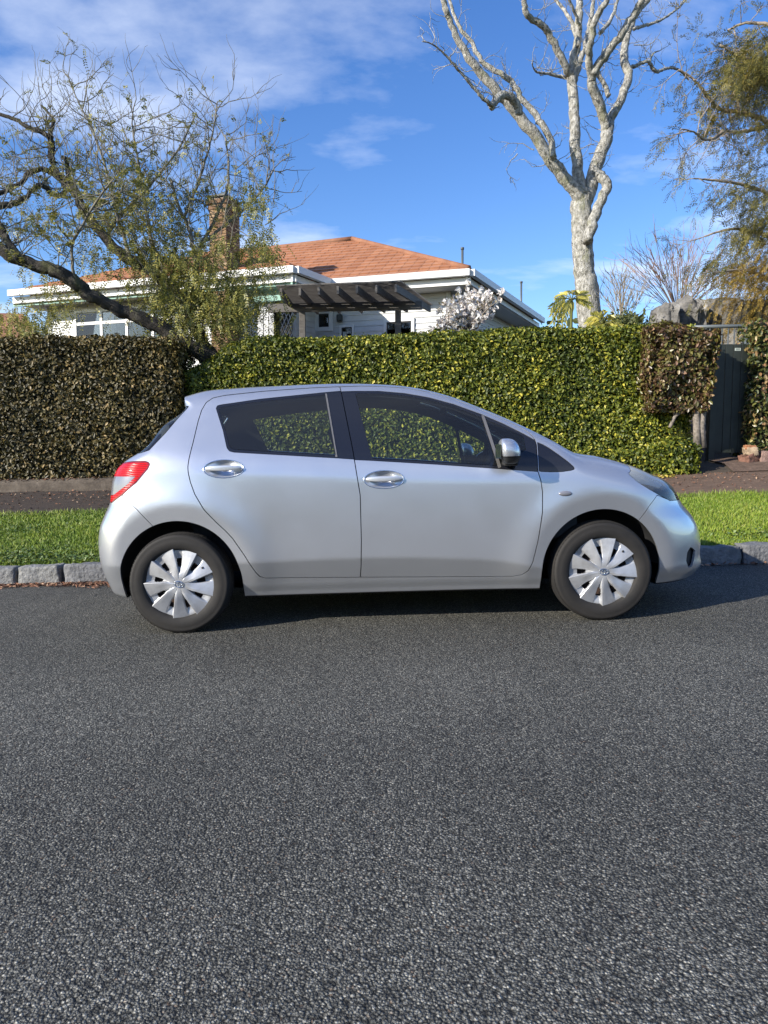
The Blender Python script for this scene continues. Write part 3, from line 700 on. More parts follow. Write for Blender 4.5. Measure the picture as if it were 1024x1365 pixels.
m_turf = material('turf_soil', (.05, .07, .02), .95); _n = NT(m_turf); _n.color(_n.ramp(_n.noise(12, 5, .6), [(.3, (.040, .070, .010)), (.7, (.085, .130, .020))])); _n.bump(_n.noise(60, 4), .6, .02)
m_far = material('far_ground', (.06, .08, .03), .95)
gnd = sheet('ground', -500, 500, [-500, -14, -6, 6.1, 9, 30, 120, 500], m_far, -.30, 3)
sheet('verge', -60, 60, [6.14, 6.25, 6.6, 7.0, 7.5, 8.02], m_turf, -.012, 240, .012, 2.0)
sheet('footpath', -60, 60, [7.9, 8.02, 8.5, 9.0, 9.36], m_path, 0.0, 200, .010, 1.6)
sheet('garden_ground', -60, 60, [9.3, 9.6, 10.5, 12, 15, 20, 30, 60], m_soil, -.012, 80, .03, .8)
# ---- bluestone kerb
m_stone = material('bluestone', (.17, .175, .18), .85); _n = NT(m_stone); oi = _n.n('ShaderNodeObjectInfo').outputs['Random']
sc1 = _n.ramp(_n.noise(14, 7, .7), [(.28, (.105, .110, .115)), (.55, (.20, .205, .21)), (.8, (.32, .32, .315))]); sc1 = _n.mix(1.0, sc1, _n.ramp(oi, [(0, (.75, .75, .78)), (1, (1.2, 1.18, 1.12))]), 'MULTIPLY')
_n.color(_n.mix(_n.ramp(_n.noise(5, 6, .7), [(.62, (0, 0, 0)), (.72, (.6, .6, .6))]), sc1, (.10, .095, .06))); _n.bump(_n.math('ADD', _n.noise(35, 6, .7), _n.math('MULTIPLY', _n.voro(28), .5)), .9, .02)
m_mort = material('kerb_bed', (.07, .065, .06), .95)
kerb = mk('kerb', *(lambda xs: (np.array([(x, y, GRADE * x + z) for x in xs for (y, z) in ((6.045, -.15), (6.045, .095), (6.17, .10), (6.17, -.15))]), [(0, 1, 5, 4), (1, 2, 6, 5), (2, 3, 7, 6)]))((-60, 60)), m_mort, None, False); kerb['kind'] = 'structure'
def stone_mesh(L, seed, D=.17, Hh=.26, rough=1.0):
    bm = bmesh.new(); bmesh.ops.create_cube(bm, size=1.0); bmesh.ops.subdivide_edges(bm, edges=bm.edges[:], cuts=9, use_grid_fill=True)
    co = np.array([v.co[:] for v in bm.verts]); s = np.array([L, D, Hh])
    q = co * 2; rr = .14; m = np.maximum(np.abs(q) - (1 - rr * np.array([.10 / L * 1.6, .6, .35])), 0)
    P = co * s; nrm = q * (np.abs(q) > .98); P = P - np.sign(q) * m * s * .22
    P = P + np.sign(q) * (np.abs(q) > .97) * rough * (.010 * vnoise(P * 9 + seed * 7.7, seed) + .006 * vnoise(P * 24 + seed * 3.1, seed + 9) + .003 * vnoise(P * 60 + seed, seed + 4))[:, None]
    for v, p in zip(bm.verts, P): v.co = p
    bmesh.ops.recalc_face_normals(bm, faces=bm.faces[:]); me = bpy.data.meshes.new('kerb_stone'); bm.to_mesh(me); bm.free(); me.materials.append(m_stone)
    for p in me.polygons: p.use_smooth = True
    return me
joints = [atY(22, 770, 6.0)[0], atY(83, 770, 6.0)[0], atY(990, 740, 6.0)[0]]
xs = [joints[0], joints[1]]; x = joints[1]
L0 = (joints[2] - joints[1]) / 11
for k in range(11): x += L0 * (1.35 if k == 0 else .965); xs.append(x)
while xs[-1] < 10: xs.append(xs[-1] + rng.uniform(.45, .75))
while xs[0] > -11: xs.insert(0, xs[0] - rng.uniform(.38, .62))
for k in range(len(xs) - 1):
    L = xs[k + 1] - xs[k]; me = stone_mesh(L - rng.uniform(.012, .03), k + 1)
    o = bpy.data.objects.new('kerb_stone', me); link(o); o.parent = kerb; xm = .5 * (xs[k] + xs[k + 1])
    o.location = (xm, 6.085 + rng.uniform(-.008, .008), GRADE * xm + .030 + rng.uniform(-.008, .006)); o.rotation_euler = (rng.uniform(-.02, .02), -_ang + rng.uniform(-.012, .012), rng.uniform(-.015, .015))
# ---- grass
m_grass = material('mown_grass', (.09, .15, .02), .55); _n = NT(m_grass); isl = _n.island()
gc = _n.ramp(isl, [(0, (.085, .150, .010)), (.45, (.160, .245, .018)), (.8, (.245, .325, .030)), (1, (.34, .34, .085))]); gc = _n.mix(1.0, gc, _n.ramp(_n.noise(1.6, 4, .6), [(.3, (.78, .85, .7)), (.7, (1.18, 1.1, 1.15))]), 'MULTIPLY'); _n.color(gc)
_n.b.inputs['Transmission Weight'].default_value = 0; _n.b.inputs['Subsurface Weight'].default_value = 0
def blades(n, x0, x1, y0, y1, h, w, seed):
    r = np.random.default_rng(seed); x = r.uniform(x0, x1, n); y = r.uniform(y0, y1, n); c = vnoise(np.stack([x * 3, y * 3, 0 * x], -1), 5)
    z = gz(x, y) - .012; a = r.uniform(0, 2 * math.pi, n); hh = h * r.uniform(.5, 1.25, n) * (1 + .3 * c); ln = r.normal(0, .45, (n, 2)) * hh[:, None]
    dxy = np.stack([np.cos(a), np.sin(a)], -1) * w * r.uniform(.7, 1.3, n)[:, None]
    V = np.zeros((n, 3, 3)); V[:, 0, 0] = x - dxy[:, 0]; V[:, 0, 1] = y - dxy[:, 1]; V[:, 0, 2] = z; V[:, 1, 0] = x + dxy[:, 0]; V[:, 1, 1] = y + dxy[:, 1]; V[:, 1, 2] = z
    V[:, 2, 0] = x + ln[:, 0]; V[:, 2, 1] = y + ln[:, 1]; V[:, 2, 2] = z + hh
    return V.reshape(-1, 3)
gv = np.concatenate([blades(300000, -10, 9, 6.17, 7.98, .036, .0040, 1), blades(12000, -10, 9, 6.14, 6.24, .055, .005, 2), blades(7000, -10, 9, 7.94, 8.05, .05, .004, 4)])
tag(mk('grass', gv, np.arange(len(gv)).reshape(-1, 3), m_grass, None, False), 'short green mown grass on the verge beside the kerb', 'grass', kind='stuff')
# ---- the other side of the street, behind the viewer
sheet('opposite_kerb', -120, 120, [-3.45, -3.2], m_stone, .11, 3); sheet('opposite_verge', -60, 60, [-5.6, -4.4, -3.42], m_turf, .115, 3); sheet('opposite_footpath', -60, 60, [-7.2, -5.6], m_path, .12, 3); sheet('opposite_garden', -60, 60, [-30, -7.2], m_turf, .11, 3)
# ---- leaf litter
def flat_leaves(n, sampler, size, seed, tilt=.5, lift=.004, aspect=.5):
    r = np.random.default_rng(seed); x, y = sampler(r, n); z = gz(x, y) + lift + r.uniform(0, .012, n)
    a = r.uniform(0, 2 * math.pi, n); s = size * r.uniform(.5, 1.4, n); u = np.stack([np.cos(a), np.sin(a), r.normal(0, tilt * .5, n)], -1); v = np.stack([-np.sin(a), np.cos(a), r.normal(0, tilt, n)], -1)
    P = np.stack([x, y, z], -1); V = np.stack([P - u * s[:, None], P + v * (s * aspect)[:, None] + [0, 0, .004], P + u * s[:, None], P - v * (s * aspect)[:, None]], 1)
    V[..., 2] = np.maximum(V[..., 2], (gz(V[..., 0], V[..., 1]) + .003))
    return V.reshape(-1, 3), np.arange(4 * n).reshape(-1, 4)
m_litter = material('dry_leaf_litter', (.2, .1, .06), .85); _n = NT(m_litter); _n.color(_n.ramp(_n.island(), [(0, (.06, .030, .018)), (.35, (.17, .075, .040)), (.7, (.30, .150, .085)), (1, (.42, .30, .20))]))
def s_gut(r, n): x = r.uniform(-7, -1.95, n); return x, 6.0 - np.abs(r.normal(0, .075, n)) * (1 + .4 * np.sin(x * 5)) - .0
V, F = flat_leaves(5200, s_gut, .022, 11, .5, .004, .22)
tag(mk('leaf_litter', V, F, m_litter, None, False), 'reddish brown dry bark and leaf litter lying in the gutter', 'leaf litter', kind='stuff')
def s_gut2(r, n): x = r.uniform(2.0, 7, n); return x, 6.0 - np.abs(r.normal(0, .035, n))
V, F = flat_leaves(160, s_gut2, .024, 12)
tag(mk('leaf_litter', V, F, m_litter, None, False), 'few scattered brown leaves under the kerb beside the car bonnet', 'leaf litter', kind='stuff')
def s_path(r, n): return r.uniform(-7, 7.5, n), 8.0 + 1.35 * r.uniform(0, 1, n)**.6
V, F = flat_leaves(3600, s_path, .014, 13)
tag(mk('leaf_litter', V, F, m_litter, None, False), 'small dry brown leaves strewn over the footpath', 'leaf litter', kind='stuff')
m_yleaf = material('yellow_fallen_leaves', (.4, .3, .05), .7); _n = NT(m_yleaf); _n.color(_n.ramp(_n.island(), [(0, (.14, .15, .02)), (.5, (.38, .30, .04)), (1, (.55, .42, .10))]))
def s_yl(r, n): return r.uniform(2.4, 4.0, n), r.normal(9.22, .07, n)
V, F = flat_leaves(700, s_yl, .022, 14)
tag(mk('leaf_litter', V, F, m_yleaf, None, False), 'yellow fallen leaves along the foot of the clipped hedge', 'leaf litter', kind='stuff')
# loose chips thrown on the road
# ---- low concrete edging under the left hedge
m_conc = material('weathered_concrete', (.2, .18, .15), .9); _n = NT(m_conc); _n.color(_n.ramp(_n.noise(8, 7, .7), [(.3, (.050, .038, .028)), (.55, (.110, .088, .066)), (.8, (.20, .165, .13))])); _n.bump(_n.noise(40, 5, .7), .7, .012)
xs_ = np.linspace(-12, 1.9, 180); prof = [(9.33, -.1), (9.325, .10), (9.345, .135), (9.38, .15), (9.50, .155), (9.56, .12)]
V = np.array([(x, y, GRADE * x + .655 + z) for x in xs_ for (y, z) in prof]); V = V + (vnoise(V * 7, 2) * .012)[:, None] * [0, 1, 1]; m = len(prof)
F = np.array([(i * m + j, (i + 1) * m + j, (i + 1) * m + j + 1, i * m + j + 1) for i in range(len(xs_) - 1) for j in range(m - 1)])
tag(mk('concrete_edging', V, F, m_conc), 'low weathered concrete edging between footpath and brown hedge', 'edging')

def on_edging(n, seed):
    r = np.random.default_rng(seed); x = r.uniform(-8, 1.8, n); y = 9.34 + np.abs(r.normal(0, .09, n)); z = GRADE * x + .655 + np.interp(y, [9.33, 9.345, 9.38, 9.5, 9.6], [.10, .14, .156, .162, .14]) + .006; a = r.uniform(0, 6.3, n); s = .016 * r.uniform(.5, 1.5, n)
    P = np.stack([x, y, z], -1); u = np.stack([np.cos(a), np.sin(a), r.normal(0, .3, n)], -1) * s[:, None]; v = np.stack([-np.sin(a), np.cos(a), r.normal(0, .3, n)], -1) * s[:, None] * .5
    return np.stack([P - u, P + v, P + u, P - v], 1).reshape(-1, 3)
V = on_edging(1500, 17); tag(mk('leaf_litter', V, np.arange(len(V)).reshape(-1, 4), m_litter, None, False), 'brown leaf litter along the concrete edging below the brown hedge', 'leaf litter', kind='stuff')
# clover and weeds in the lawn
m_clover = material('clover_leaves', (.07, .12, .03), .5); _n = NT(m_clover); _n.color(_n.ramp(_n.island(), [(0, (.05, .09, .02)), (.7, (.12, .18, .05)), (1, (.24, .28, .12))]))
r_ = np.random.default_rng(19); cs = [(-3.2, 6.35, .28, 700), (-4.1, 6.5, .25, 450), (-2.6, 6.28, .18, 350), (3.6, 6.4, .2, 300), (4.4, 6.6, .25, 300), (-3.7, 7.2, .3, 260)]; V = []
for (cx, cy, s, n) in cs:
    x = r_.normal(cx, s, n); y = np.clip(r_.normal(cy, s * .5, n), 6.19, 7.9); z = gz(x, y) + r_.uniform(.012, .045, n); a = r_.uniform(0, 6.3, n); q = .011 * r_.uniform(.6, 1.4, n); P = np.stack([x, y, z], -1); u = np.stack([np.cos(a), np.sin(a), r_.normal(0, .4, n)], -1) * q[:, None]; v = np.stack([-np.sin(a), np.cos(a), r_.normal(0, .4, n)], -1) * q[:, None]; V.append(np.stack([P - u, P + v, P + u, P - v], 1).reshape(-1, 3))
V = np.concatenate(V); tag(mk('clover', V, np.arange(len(V)).reshape(-1, 4), m_clover, None, False), 'patches of darker clover and weeds in the verge grass by the kerb', 'clover', kind='stuff')
V, F = flat_leaves(60, lambda r, n: (r.uniform(-6, 6.5, n), r.uniform(6.3, 7.9, n)), .022, 18, .5, .03)
tag(mk('leaf_litter', V, F, m_litter, None, False), 'odd brown leaves fallen on the verge grass', 'leaf litter', kind='stuff')

# ================================================================== HEDGES AND GATE
def leaves(P, Nn, size, seed, up=.35, spread=.7, aspect=.5, fold=.25, jitter=.35):
    """one small folded leaf at each point, roughly facing along Nn"""
    r = np.random.default_rng(seed); n = len(P); Nn = Nn + r.normal(0, spread, (n, 3)) + [0, 0, up]; Nn /= np.linalg.norm(Nn, axis=1)[:, None] + 1e-9
    t = r.normal(0, 1, (n, 3)) + [0, 0, -.6]; t -= (t * Nn).sum(1)[:, None] * Nn; t /= np.linalg.norm(t, axis=1)[:, None] + 1e-9; b = np.cross(Nn, t)
    s = (size * r.uniform(1 - jitter, 1 + jitter, n))[:, None]; w = s * aspect
    V = np.stack([P - t * s, P - t * s * .3 + b * w + Nn * w * fold, P + t * s * .45 + b * w * .8 + Nn * w * fold, P + t * s, P + t * s * .45 - b * w * .8 + Nn * w * fold, P - t * s * .3 - b * w + Nn * w * fold], 1).reshape(-1, 3)
    i = np.arange(n)[:, None] * 6; F = np.concatenate([i + [0, 1, 2, 3], i + [0, 3, 4, 5]]); return V, F
def leaf_material(name, stops, rough=.42, tr=.25, clump=None):
    m = material(name, (.1, .1, .1), rough); n = NT(m); c = n.ramp(n.island(), stops)
    if clump: c = n.mix(1.0, c, n.ramp(n.noise(clump[0], 4, .6), [(.35, clump[1]), (.65, clump[2])]), 'MULTIPLY')
    n.color(c); tl = n.n('ShaderNodeBsdfTranslucent'); n.l(c, tl.inputs[0]); mxs = n.n('ShaderNodeMixShader', {0: tr}); n.l(n.b.outputs[0], mxs.inputs[1]); n.l(tl.outputs[0], mxs.inputs[2]); n.l(mxs.outputs[0], n.out.inputs[0]); return m
m_hg = leaf_material('clipped_hedge_leaves', [(0, (.036, .056, .008)), (.3, (.078, .106, .013)), (.6, (.140, .172, .020)), (.82, (.25, .26, .028)), (.94, (.42, .39, .05)), (1, (.62, .54, .09))], .5, .25, (1.3, (.62, .68, .6), (1.25, 1.2, 1.1)))
m_hb = leaf_material('bronze_hedge_leaves', [(0, (.026, .023, .006)), (.4, (.064, .056, .014)), (.7, (.115, .094, .024)), (.92, (.19, .14, .045)), (1, (.32, .23, .10))], .52, .15, (1.6, (.7, .7, .7), (1.2, 1.15, 1.1)))
m_hr = leaf_material('reddish_shrub_leaves', [(0, (.045, .024, .012)), (.3, (.10, .055, .026)), (.5, (.085, .085, .020)), (.8, (.17, .155, .040)), (1, (.34, .20, .13))], .38, .2)
m_hc = leaf_material('red_tipped_hedge_leaves', [(0, (.030, .045, .012)), (.4, (.075, .090, .022)), (.7, (.15, .15, .040)), (.9, (.28, .15, .08)), (1, (.40, .36, .14))], .36, .2)
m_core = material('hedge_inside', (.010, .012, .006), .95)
m_twig = material('grey_twig', (.17, .14, .11), .85); _n = NT(m_twig); _n.color(_n.ramp(_n.noise(30, 4), [(.3, (.10, .085, .07)), (.7, (.28, .24, .20))]))
def hedge(name, label, x0, x1, y0, y1, ztop, zbot, mat, n, size, seed, lump=.05, cat='hedge', ends=(1, 1), rad=.12, bulge=None, stems=0, group=None, corelift=-.1):
    """clipped hedge: dark core, leaf shell on front, top, back and ends. ztop / zbot are functions of x"""
    r = np.random.default_rng(seed); root = empty(name, (.5 * (x0 + x1), .5 * (y0 + y1), float(zbot(.5 * (x0 + x1)))))
    L, D = x1 - x0, y1 - y0; Hm = float(ztop(.5 * (x0 + x1)) - zbot(.5 * (x0 + x1)))
    ar = np.array([L * Hm * 1.0, L * D * .9, D * Hm * .8 * ends[0], D * Hm * .8 * ends[1], L * Hm * .35]); k = r.choice(5, n, p=ar / ar.sum()); u, v = r.uniform(0, 1, n), r.uniform(0, 1, n)
    x = np.where(k == 2, x0, np.where(k == 3, x1, x0 + u * L)); y = np.where((k == 0), y0, np.where(k == 4, y1, y0 + (u if False else r.uniform(0, 1, n)) * D)); zt_, zb_ = ztop(x), zbot(x); z = np.where(k == 1, zt_, zb_ + v * (zt_ - zb_))
    Nn = np.zeros((n, 3)); Nn[k == 0] = (0, -1, 0); Nn[k == 1] = (0, 0, 1); Nn[k == 2] = (-1, 0, 0); Nn[k == 3] = (1, 0, 0); Nn[k == 4] = (0, 1, 0)
    P = np.stack([x, y, z], -1)
    # round the edges, then lumps and loose depth
    dzt = np.clip(rad - (zt_ - z), 0, rad); P[:, 1] += np.where(k == 0, dzt**2 / rad * .8, 0); P[:, 2] -= np.where(k == 1, np.clip(rad - (y - y0), 0, rad)**2 / rad * .8, 0)
    for sx, xe in ((1, x0), (-1, x1)):
        de = np.clip(rad * 1.6 - np.abs(x - xe), 0, None); P[:, 1] += np.where(k == 0, de**2 / rad * .5, 0); P[:, 2] -= np.where(k == 1, de**2 / rad * .5, 0)
    lm = vnoise(P * 2.1, seed) * lump + vnoise(P * 6.0, seed + 1) * lump * .55
    if bulge is not None: lm = lm + bulge(P)
    P = P + Nn * (lm + r.uniform(-.085, .022, n) + np.where(r.uniform(0, 1, n) > .985, r.uniform(0, .07, n), 0))[:, None]
    V, F = leaves(P, Nn, size, seed + 5); o = mk('foliage', V, F, mat, root, False); o.matrix_parent_inverse = Matrix.Translation(-root.location); o['kind'] = 'stuff'
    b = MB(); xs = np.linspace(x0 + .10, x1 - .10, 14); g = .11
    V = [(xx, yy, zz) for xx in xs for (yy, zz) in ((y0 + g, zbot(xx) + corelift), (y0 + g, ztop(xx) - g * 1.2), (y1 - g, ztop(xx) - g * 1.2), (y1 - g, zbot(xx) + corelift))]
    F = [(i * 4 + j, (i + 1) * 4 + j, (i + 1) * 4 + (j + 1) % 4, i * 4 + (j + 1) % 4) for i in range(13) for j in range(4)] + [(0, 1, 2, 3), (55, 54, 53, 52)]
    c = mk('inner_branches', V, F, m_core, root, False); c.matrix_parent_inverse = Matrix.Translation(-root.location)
    if stems:
        for q in range(stems):
            xx = r.uniform(x0 + .1, x1 - .1); b = MB(); b.tube([(xx, y0 + .1, zbot(xx) - .05), (xx + r.normal(0, .05), y0 + .02, zbot(xx) + .25), (xx + r.normal(0, .12), y0 + .08, zbot(xx) + .6)], [.016, .012, .006], 6); s = b.build('stem', m_twig, root, True); s.matrix_parent_inverse = Matrix.Translation(-root.location)
    tag(root, label, cat, group); return root
def lin(xa, za, xb, zb): return lambda x: za + (np.asarray(x, float) - xa) * (zb - za) / (xb - xa)
base = lambda x: GRADE * np.asarray(x, float) + .80
# brown hedge on the left: front at y 9.5, ends at pixel 236
xa = atY(238, 560, 9.5)[0]; pl, pr_ = atY(0, 447, 9.5), atY(225, 447, 9.5)
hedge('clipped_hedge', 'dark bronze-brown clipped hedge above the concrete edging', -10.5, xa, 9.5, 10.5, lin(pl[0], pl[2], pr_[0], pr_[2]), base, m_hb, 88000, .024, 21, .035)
# green hedge: low at its left end under the leaning tree, then level
q = [(243, 492), (262, 488), (285, 474), (305, 456), (340, 449), (420, 449), (520, 445), (640, 440), (760, 436), (880, 431)]
qq = np.array([atY(a, b_, 9.75)[[0, 2]] for a, b_ in q]); gtop = lambda x: np.interp(x, qq[:, 0], qq[:, 1])
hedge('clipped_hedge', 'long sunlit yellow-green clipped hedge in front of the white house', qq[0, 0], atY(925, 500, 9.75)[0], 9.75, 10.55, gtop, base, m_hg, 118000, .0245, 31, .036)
# reddish shrub by the gate, trained over two pale stems
xl, xr_ = atY(868, 500, 9.45)[0], atY(953, 500, 9.45)[0]; zt1, zb1 = atY(910, 434, 9.45)[2], atY(910, 548, 9.45)[2]
sh = hedge('clipped_shrub', 'reddish brown block-shaped shrub on pale bare stems beside the gate', xl, xr_, 9.45, 10.15, lambda x: zt1 - .25 * np.clip((np.asarray(x, float) - (xl + .55 * (xr_ - xl))) / (xr_ - xl), 0, 1)**2 + 0 * np.asarray(x, float), lambda x: zb1 + .0 * np.asarray(x, float), m_hr, 14000, .033, 41, .085, 'shrub', corelift=.2, bulge=lambda P: -.10 * np.clip((zb1 + .35 - P[:, 2]) / .35, 0, 1))
for k, pts in enumerate(([(930, 598, 6), (929, 570, 5), (928, 545, 4.5), (922, 520, 4), (905, 500, 3)], [(937, 597, 5), (935, 570, 5), (938, 545, 4), (942, 520, 3)], [(893, 570, 2.6), (900, 555, 2.4), (912, 545, 2.2), (925, 536, 2)], [(900, 556, 2), (897, 545, 2), (893, 538, 1.6)])):
    b = MB(); b.tube([atY(a, c, 9.6) for a, c, _ in pts], [w * 9.6 / FPX for *_, w in pts], 8); o = b.build('stem', m_twig, sh, True); o.matrix_parent_inverse = Matrix.Translation(-sh.location)
# strappy plant in the hollow under the shrub
m_strap = leaf_material('strap_leaves', [(0, (.05, .07, .02)), (1, (.20, .20, .05))], .5, .2)
c0 = atY(905, 590, 9.7); root = empty('strap_leaf_plant', c0)
for k in range(9):
    a = R(-70 + 17 * k); V = []; F = []
    for j in range(6):
        s = j / 5; P = np.array([math.sin(a) * .30 * s, -.10 * s, .30 * s - .22 * s * s * abs(math.sin(a))]); w = .014 * (1 - s * .9); V += [P + [-w, 0, 0], P + [w, .004, 0]]
    F = [(2 * j, 2 * j + 1, 2 * j + 3, 2 * j + 2) for j in range(5)]; mk('leaf', V, F, m_strap, root, True)
tag(root, 'small strappy-leaved plant in the dark hollow under the shrub', 'plant')
# low border hedge and round bush in front
bl, br_ = atY(770, 610, 9.38)[0], atY(888, 610, 9.38)[0]; zt2 = atY(850, 600, 9.38)[2]
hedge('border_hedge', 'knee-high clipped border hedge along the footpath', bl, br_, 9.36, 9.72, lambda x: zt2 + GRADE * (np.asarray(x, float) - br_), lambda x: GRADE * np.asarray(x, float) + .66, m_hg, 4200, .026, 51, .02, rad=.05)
xl2, xr2 = atY(878, 600, 9.32)[0], atY(933, 600, 9.32)[0]; zt3 = atY(905, 583, 9.32)[2]
def dome(x): u = (np.asarray(x, float) - .5 * (xl2 + xr2)) / (.5 * (xr2 - xl2)); return zt3 - .10 * u * u
hedge('round_bush', 'small rounded yellow-green bush at the end of the border hedge', xl2, xr2, 9.30, 9.78, dome, lambda x: GRADE * np.asarray(x, float) + .655, m_hg, 3600, .028, 61, .03, 'bush', rad=.10)
# hedge right of the gate
xg = atY(1006, 520, 9.85)[0]; zg = atY(1015, 425, 9.85)[2]
hedge('clipped_hedge', 'red-tipped green hedge on the far side of the gate', xg, xg + 3.4, 9.85, 10.35, lambda x: zg + GRADE * (np.asarray(x, float) - xg), lambda x: GRADE * np.asarray(x, float) + .86, m_hc, 17000, .033, 71, .05)
# ---- gate
m_gate = material('dark_green_black_paint', (.016, .022, .018), .55); _n = NT(m_gate); _n.color(_n.ramp(_n.noise(5, 5, .6), [(.3, (.012, .017, .014)), (.7, (.030, .036, .030))]))
m_steel = material('grey_painted_steel', (.10, .115, .12), .45, .2)
GY = 10.12; g0, g1 = atY(951, 606, GY), atY(1003, 606, GY); gx0, gx1 = g0[0], g1[0] + .12; gzb = GRADE * .5 * (gx0 + gx1) + .86; gzt = atY(980, 459, GY)[2]
gate = empty('garden_gate', (.5 * (gx0 + gx1), GY, gzb)); o = .5 * (gx0 + gx1)
nb = 6
for k in range(nb):
    a = gx0 - o + (gx1 - gx0) * k / nb; b = MB(); b.box((a + .003, -.012, .05), (a + (gx1 - gx0) / nb - .003, .012, gzt - gzb - .0)); b.build('board', m_gate, gate, False, .003)
b = MB(); b.box((gx0 - o, .014, .25), (gx1 - o, .05, .35)); b.build('ledge', m_gate, gate); b = MB(); b.box((gx0 - o, .014, gzt - gzb - .35), (gx1 - o, .05, gzt - gzb - .25)); b.build('ledge', m_gate, gate)
pz = atY(983, 466, GY)
m_plate = material('pale_plate', (.45, .50, .45), .4)
b = MB(); b.box((pz[0] - o - .042, -.018, pz[2] - gzb - .02), (pz[0] - o + .042, -.0125, pz[2] - gzb + .02)); b.build('name_plate', m_plate, gate, False, .002)
for dz in (.008, -.006):
    b = MB(); b.box((pz[0] - o - .03, -.0195, pz[2] - gzb + dz - .003), (pz[0] - o + .03, -.0182, pz[2] - gzb + dz + .003)); b.build('plate_mark', m_gate, gate)
tag(gate, 'dark green-black boarded garden gate with a small pale plate', 'gate')
for k, (xx, lab) in enumerate(((gx0 - .05, 'dark gate post half hidden by the reddish shrub'), (gx1 + .05, 'dark gate post against the red-tipped hedge'))):
    b = MB(); b.box((xx - .045, GY - .05, gzb - .15), (xx + .045, GY + .05, gzt + .02)); p = b.build('gate_post', m_gate, None, False, .006); tag(p, lab, 'post')
# path stones at the gate foot and a threshold slab
m_brick = material('warm_stone', (.28, .17, .11), .85); _n = NT(m_brick); _n.color(_n.mix(1.0, _n.ramp(_n.noise(9, 6, .65), [(.3, (.17, .095, .06)), (.7, (.38, .25, .165))]), _n.ramp(_n.n('ShaderNodeObjectInfo').outputs['Random'], [(0, (.75, .7, .7)), (1, (1.2, 1.2, 1.15))]), 'MULTIPLY')); _n.bump(_n.noise(30, 5), .6, .01)
def stone_mat(nm, c):
    m = material(nm, c, .9); n = NT(m); n.color(n.ramp(n.noise(14, 6, .7), [(.3, tuple(.5 * q for q in c)), (.7, tuple(1.25 * q for q in c))])); n.bump(n.noise(45, 6, .7), .9, .015); return m
def loose_stone(name, c, dims, seed, label, cat, mat, group=None):
    me = stone_mesh(dims[0], seed, dims[1], dims[2], 1.7); me.materials.clear(); me.materials.append(mat); s = bpy.data.objects.new(name, me); link(s); s.location = c; s.rotation_euler = ((seed % 3 - 1) * .05, (seed % 5 - 2) * .06, (seed % 7 - 3) * .12); tag(s, label, cat, group)
gzs = lambda x: float(gz(x, 9.72))
sx0 = atY(999, 610, 9.72)[0]; sx1 = atY(1019, 612, 9.70)[0]; zs_ = gzs(sx0)
loose_stone('edging_stone', (sx0, 9.72, zs_ + .05), (.23, .18, .14), 90, 'squat red-brown stone, lowest at the foot of the gate hedge', 'stone', stone_mat('red_brown_stone', (0.2, 0.1, 0.07)))
loose_stone('edging_stone', (sx0 + .015, 9.73, zs_ + .155), (.17, .16, .09), 91, 'pale buff block resting on the red-brown stone beside the gate', 'stone', stone_mat('buff_block', (0.36, 0.27, 0.18)))
loose_stone('edging_stone', (sx0 + .005, 9.73, zs_ + .22), (.16, .15, .045), 92, 'thin orange tile on top of the buff block beside the gate', 'stone', stone_mat('orange_tile', (0.38, 0.17, 0.08)))
loose_stone('edging_stone', (sx1, 9.70, gzs(sx1) + .06), (.15, .16, .19), 93, 'pinkish leaning stone under the red-tipped hedge', 'stone', stone_mat('pinkish_stone', (0.28, 0.18, 0.145)))
th = sheet('gate_threshold', gx0 - .1, gx1 + .1, [9.34, 9.6, 10.2], stone_mat('worn_brick_paving', (.13, .085, .06)), .02, 6, .006, 5); 

# ---- gardens across the street (seen only in the car's paint and glass)
hedge('clipped_hedge', 'dark green garden hedge across the street', -22, 24, -8.6, -7.5, lambda x: GRADE * np.asarray(x, float) + 1.75, lambda x: GRADE * np.asarray(x, float) + .1, m_hg, 9000, .10, 131, .08)
def simple_tree(x, y, h, w, seed, label):
    r = np.random.default_rng(seed); g = GRADE * x + .1; root = empty('garden_tree', (x, y, g)); b = MB(); b.tube([(0, 0, 0), (.1, 0, h * .3), (0, .1, h * .7)], [.18, .13, .05], 8); b.build('trunk', m_twig, root, True)
    P = r.normal(0, 1, (2600, 3)); P /= np.linalg.norm(P, axis=1)[:, None]; P = P * (.55 + .45 * r.uniform(0, 1, (2600, 1))**.5) * [w, w, h * .36] + [0, 0, h * .64]; P += (vnoise(P * .9, seed) * .5)[:, None]; V, F = leaves(P, r.normal(0, 1, P.shape), .13, seed); o = mk('foliage', V, F, m_hg, root, False); o['kind'] = 'stuff'; tag(root, label, 'tree')
for k_, (x_, y_, h_, w_, l_) in enumerate(((-15, -15, 5.6, 2.4, 'round green tree behind the hedge across the street'), (-3, -17, 6.4, 2.8, 'tallest green tree in the gardens across the street'), (9, -15, 5.2, 2.2, 'small green tree near the right end of the hedge across the street'))): simple_tree(x_, y_, h_, w_, 140 + k_, l_)

